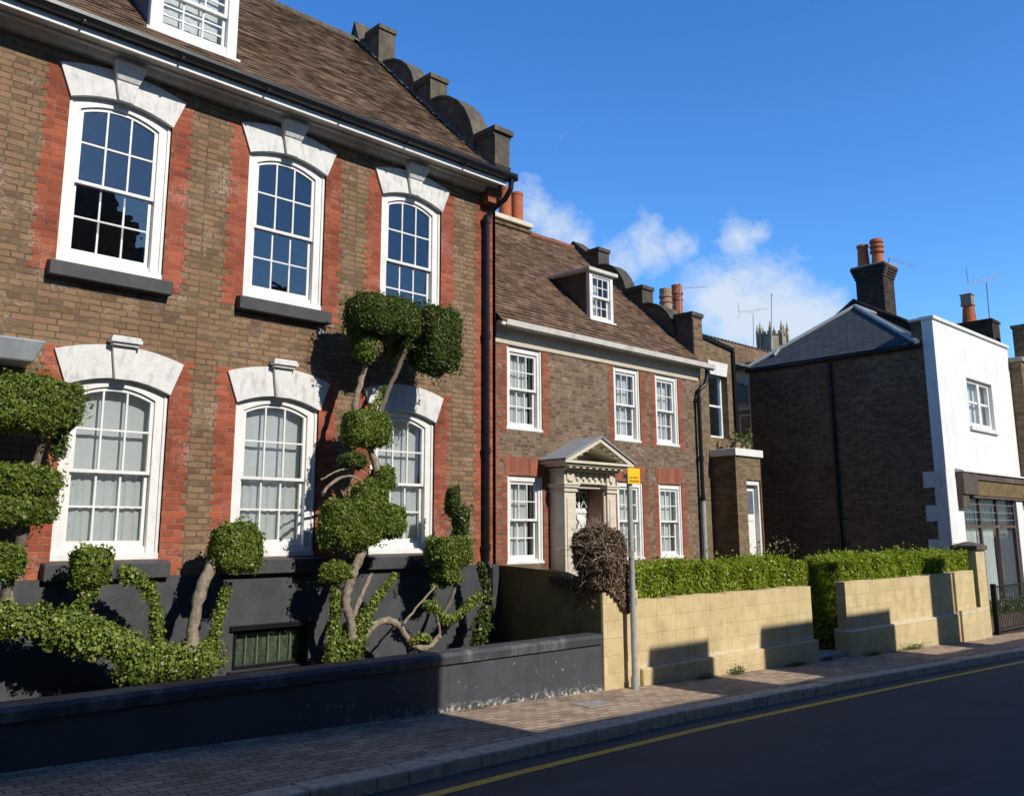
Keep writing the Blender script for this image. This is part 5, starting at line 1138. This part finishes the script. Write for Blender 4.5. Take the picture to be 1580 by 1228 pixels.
ivy('ivy_sleeve', [(575, 632), (584, 615), (592, 600)], YT-.05, [.06, .06, .04], TC, 1300, .04)
crown('crown', [(588, 500, 640, 560, .4, YT+.15, 2.4)], YT+.15, TC, LEAF_D, dens=2500, rough=.15)

TD = tree('arching topiary by the downpipe, with box shaped clump and slim pointed cone', (7.4, YT, -2.0))
limb('trunk', [(560, 985), (578, 962), (598, 955), (616, 964), (628, 985), (640, 998), (656, 1000), (668, 992), (679, 980)], YT, .05, .04, TD, BARK)
limb('branch', [(622, 962), (645, 935), (672, 904)], YT-.08, .016, .012, TD, BARK)
limb('branch', [(679, 980), (676, 955), (668, 935)], YT, .022, .014, TD, BARK)
ivy('ivy_sleeve', [(636, 988), (650, 982), (662, 985)], YT-.05, [.05, .06, .05], TD, 1500, .045)
ivy('ivy_sleeve', [(658, 932), (672, 935), (684, 955), (700, 955), (716, 940), (738, 918)], YT, [.07, .085, .085, .075, .08, .07], TD, 2500, .036)
ivy('ivy_sleeve', [(668, 905), (690, 900), (712, 892)], YT, [.05, .055, .045], TD, 1400, .045)
limb('branch', [(684, 950), (700, 915), (705, 880), (702, 840)], YT+.1, .03, .02, TD, BARK_D)
crown('crown', [(652, 828, 731, 874, .46), (662, 862, 712, 902, .38, YT, 2.8)], YT, TD)
crown('crown', [(684, 748, 712, 800, .24, YT+.05, 2.3), (694, 775, 726, 836, .28, YT+.05, 2.3)], YT, TD, LEAF_D, rough=.14, leaf=.034)
IV = thing('ivy_plant', (8.6, 9.9, -2.0), 'dark hanging ivy against the foot of the black downpipe', 'climbing plant')
ivy('ivy_strand', [(742, 872), (750, 905), (754, 935), (742, 962), (738, 990)], 9.95, [.06, .07, .09, .13, .12], IV, 1700, .05, LEAF_D)

# ================================================================== weeds and small plants
def weed(label, px, py, w_, h_, n, Y=8.30, leaf=.035, mat=None):
    b_ = at(px, py, Y); o = thing('weed', (b_.x, b_.y, zpav(b_.x, b_.y)), label, 'weed', 'weeds along the foot of the walls')
    P = np.stack([b_.x+RNG.normal(size=n)*w_*.4, Y-RNG.uniform(0, .09, n), zpav(b_.x, Y)+np.abs(RNG.normal(size=n))*h_*.5], 1)
    N = RNG.normal(size=(n, 3))*.6+np.array([0, -.5, .8]); leaf_mesh('leaves', leaf_arrays(P, N, leaf, .5, .5), mat or LEAF_G, o); return o
weed('weed tuft in the corner right of the sign pole shadow', 1085, 1046, .35, .05, 160, 8.28)
weed('small bushy weed at the middle of the nearer yellow wall', 1135, 1036, .25, .12, 260, 8.27)
weed('low weeds at the right end of the nearer yellow wall', 1225, 1022, .4, .06, 220, 8.27)
weed('grassy weeds under the sunlit patch of the farther yellow wall', 1405, 998, .8, .09, 420, 8.28)
weed('weeds at the left foot of the farther yellow wall', 1345, 1004, .5, .07, 220, 8.26)
weed('weeds in the gap between the two yellow walls', 1272, 1016, .4, .05, 160, 8.35)
weed('dry tuft at the foot of the charcoal wall', 730, 1090, .5, .03, 120, 8.36, .025)
RP = thing('rose_bush', (22.3, 13.0, -1), 'scraggly rose bush poking above the hedge near the entry door', 'bush')
pts = [at(1198+q*9, 862, 13.2) for q in (-3, -1, 0, 1, 3)]; Pl = []
for q, p in enumerate(pts):
    mb = MB(); top = Vector((p.x+random.uniform(-.2, .2), 13.2, at(1198, (846, 852, 838, 846, 850)[q], 13.2).z)); mb.tube([(p.x, 13.2, -1.6), p, top], [.012, .01, .005], 5); mb.build('stem', BARK_D, RP)
    Pl += [np.array(top)+RNG.normal(size=3)*.12 for _ in range(22)]
leaf_mesh('leaves', leaf_arrays(np.array(Pl), np.tile([0, -1., .4], (len(Pl), 1)), .075, .8, .6), leaf_mat('rose leaf', [(0, (.05, .05, .02)), (.5, (.10, .10, .04)), (1, (.22, .16, .10))]), RP)
PP = thing('potted_plant', (22.9, 14.1, 2.37), 'leafy potted plants on the flat entry roof', 'plant')
mb = MB(); 
for q in (22.55, 22.85, 23.12): mb.lathe((q, 14.1, 2.375), [(.09, 0), (.13, .2), (.14, .22), (.11, .22), (.10, .18)], 12)
mb.build('pot', TERRA_P, PP)
n = 260; P = np.stack([RNG.uniform(22.3, 23.25, n), 14.05+RNG.normal(size=n)*.1, 2.45+np.abs(RNG.normal(size=n))*.24], 1); leaf_mesh('leaves', leaf_arrays(P, np.tile([0, -1., .5], (n, 1)), .10, .8, .6), LEAF_G, PP)

# ================================================================== aerials
def aerial(label, foot, head, boom_a, boom_b, n=9, el=.18, ref=True, vert=True, mast_r=.018):
    o = thing('tv_aerial', tuple(foot), label, 'aerial', 'television aerials above the roofs'); mb = MB()
    mb.tube([foot, head], mast_r, 6); mb.build('mast', ALU, o)
    mb = MB(); mb.tube([boom_a, boom_b], .012, 5); a, b = Vector(boom_a), Vector(boom_b); d = (b-a).normalized()
    e = Vector((0, 0, 1)) if vert else d.cross(Vector((0, 0, 1))).normalized()
    for i in range(n): p = a.lerp(b, (i+.5)/n); mb.tube([p-e*el*(.7+.3*(1-i/n)), p+e*el*(.7+.3*(1-i/n))], .006, 4)
    if ref:
        for sg in (-1, 1): mb.tube([a, a-d*.05+e*sg*.42+Vector((0, 0, .1))], .012, 4)
        mb.tube([a.lerp(b, .42)-Vector((0, 0, .16)), a.lerp(b, .2)], .008, 4); mb.tube([a.lerp(b, .42)-Vector((0, 0, .16)), a.lerp(b, .72)], .008, 4)
    mb.build('antenna', STEEL, o)
f_ = at(1049, 490, 14.2); h_ = at(1049, 437, 14.2)
aerial('thin aerial on the chimney behind the second gable, boom pointing right', f_, h_, at(1056, 444, 14.2), at(1090, 443, 14.2), 6, .03, False)
f_ = at(1163, 545, 24); aerial('aerial in front of the white cloud beside the church tower', f_, at(1162, 484, 24), at(1140, 482, 24), at(1186, 475.5, 24), 7, .05, True)
f_ = atx(1366, 425, 28.85); aerial('aerial fixed to the side of the tall dark chimney', f_, atx(1372, 398, 28.85), at(1372, 399, 12.0), at(1413, 412, 12.0), 9, .11, False)
f_ = atx(1527, 494, 31.4); aerial('large aerial above the chimney with the square cowl', f_, at(1522, 436, f_.y), at(1494, 437.5, f_.y), at(1549, 423, f_.y), 11, .10, True)
f_ = at(1190, 540, 60); o = thing('flagpole', tuple(f_), 'slim pale mast rising beside the church tower', 'mast'); mb = MB(); mb.tube([f_, at(1190.5, 452, 60)], .05, 6); q = at(1190.5, 456, 60); mb.tube([q+Vector((-.3, 0, 0)), q+Vector((.3, 0, 0))], .03, 5); mb.build('pole', ALU, o)

# ================================================================== railing and planter at the right
RL = thing('railing', (25.5, 8.6, -2.6), 'black iron railing with chunky square post before the shop front', 'railing')
mb = MB(); x0 = 25.35; zt_ = at(1545, 899, 8.5).z; zg = zb(25.5)
mb.box(x0, x0+.12, 8.44, 8.56, zg-.1, zt_); mb.build('post', BLACK, RL, bevel=.01)
mb = MB(); mb.box(x0+.12, 31, 8.48, 8.52, zt_-.10, zt_-.06); mb.box(x0+.12, 31, 8.48, 8.52, zg+.10, zg+.14); mb.build('rail', BLACK, RL)
mb = MB()
for j in range(44): mb.tube([(x0+.22+j*.125, 8.5, zg+.14), (x0+.22+j*.125, 8.5, zt_-.10)], .009, 6)
mb.build('bar', BLACK, RL)
PT = thing('planter', (26.5, 8.85, -2.6), 'dark planter with green plants between the railing and shop window', 'planter')
mb = MB(); mb.box(24.9, 30, 8.70, 9.15, zg-.2, zg+.42); mb.build('box', WOODP, PT)
n = 1500; P = np.stack([RNG.uniform(24.85, 29.8, n), RNG.uniform(8.66, 9.15, n), zg+.42+np.abs(RNG.normal(size=n))*.17], 1); leaf_mesh('leaves', leaf_arrays(P, np.tile([0, -1., .5], (n, 1)), .08, .8, .5), LEAF_G, PT)
UC = thing('utility_cover', (8.95, 7.75, zpav(8.95, 7.75)), 'small grey metal inspection cover set in the brick pavement', 'cover')
mb = MB(); zz_ = zpav(8.95, 7.75); mb.hexa([(8.6, 7.62, zpav(8.6, 7.62)-.02), (9.1, 7.62, zpav(9.1, 7.62)-.02), (9.1, 7.92, zpav(9.1, 7.92)-.02), (8.6, 7.92, zpav(8.6, 7.92)-.02), (8.6, 7.62, zpav(8.6, 7.62)+.006), (9.1, 7.62, zpav(9.1, 7.62)+.006), (9.1, 7.92, zpav(9.1, 7.92)+.006), (8.6, 7.92, zpav(8.6, 7.92)+.006)]); mb.build('plate', CONC, UC)

# ================================================================== the other side of the street (shades the road, mirrored in the panes)
def opposite(label, x0, x1, ztop, zr, extra, mat, depth=8):
    o = thing('terraced_house', ((x0+x1)/2, -5, -2), label, 'house'); mb = MB(); mb.box(x0, x1, -1.3-depth, -1.3, -3.2, ztop); mb.build('wall', mat, o)
    for (a, b, z1) in extra: q = MB(); q.box(a, b, -1.95, -1.3, ztop+.002, z1); q.build('attic_block', mat, o)
    q = MB(); q.prism([(-1.62, ztop-.3), (-5.3, zr), (-9.2, ztop-.3)], 'x', x0+.02, x1-.02); q.build('roof', TILE1, o)
    f = MB(); n = max(1, int((x1-x0)/2.6))
    for j in range(n):
        cx_ = x0+(j+.5)*(x1-x0)/n
        for z0_ in (-.6, 2.0):
            if z0_+1.7 < ztop: f.box(cx_-.5, cx_+.5, -1.3, -1.27, z0_, z0_+1.6); f.box(cx_-.6, cx_+.6, -1.3, -1.22, z0_-.1, z0_-.002)
    f.build('window', WHITE, o); return o
opposite('tall brick house across the street, behind the viewpoint', -14, 8.06, 6.2, 9.0, [], BRICK3)
opposite('lower brick terrace across the street with raised attic blocks', 8.07, 27.5, 3.78, 6.4, [(11.98, 13.50, 5.15), (15.05, 20.1, 5.22), (22.35, 23.55, 6.3)], BRICK)
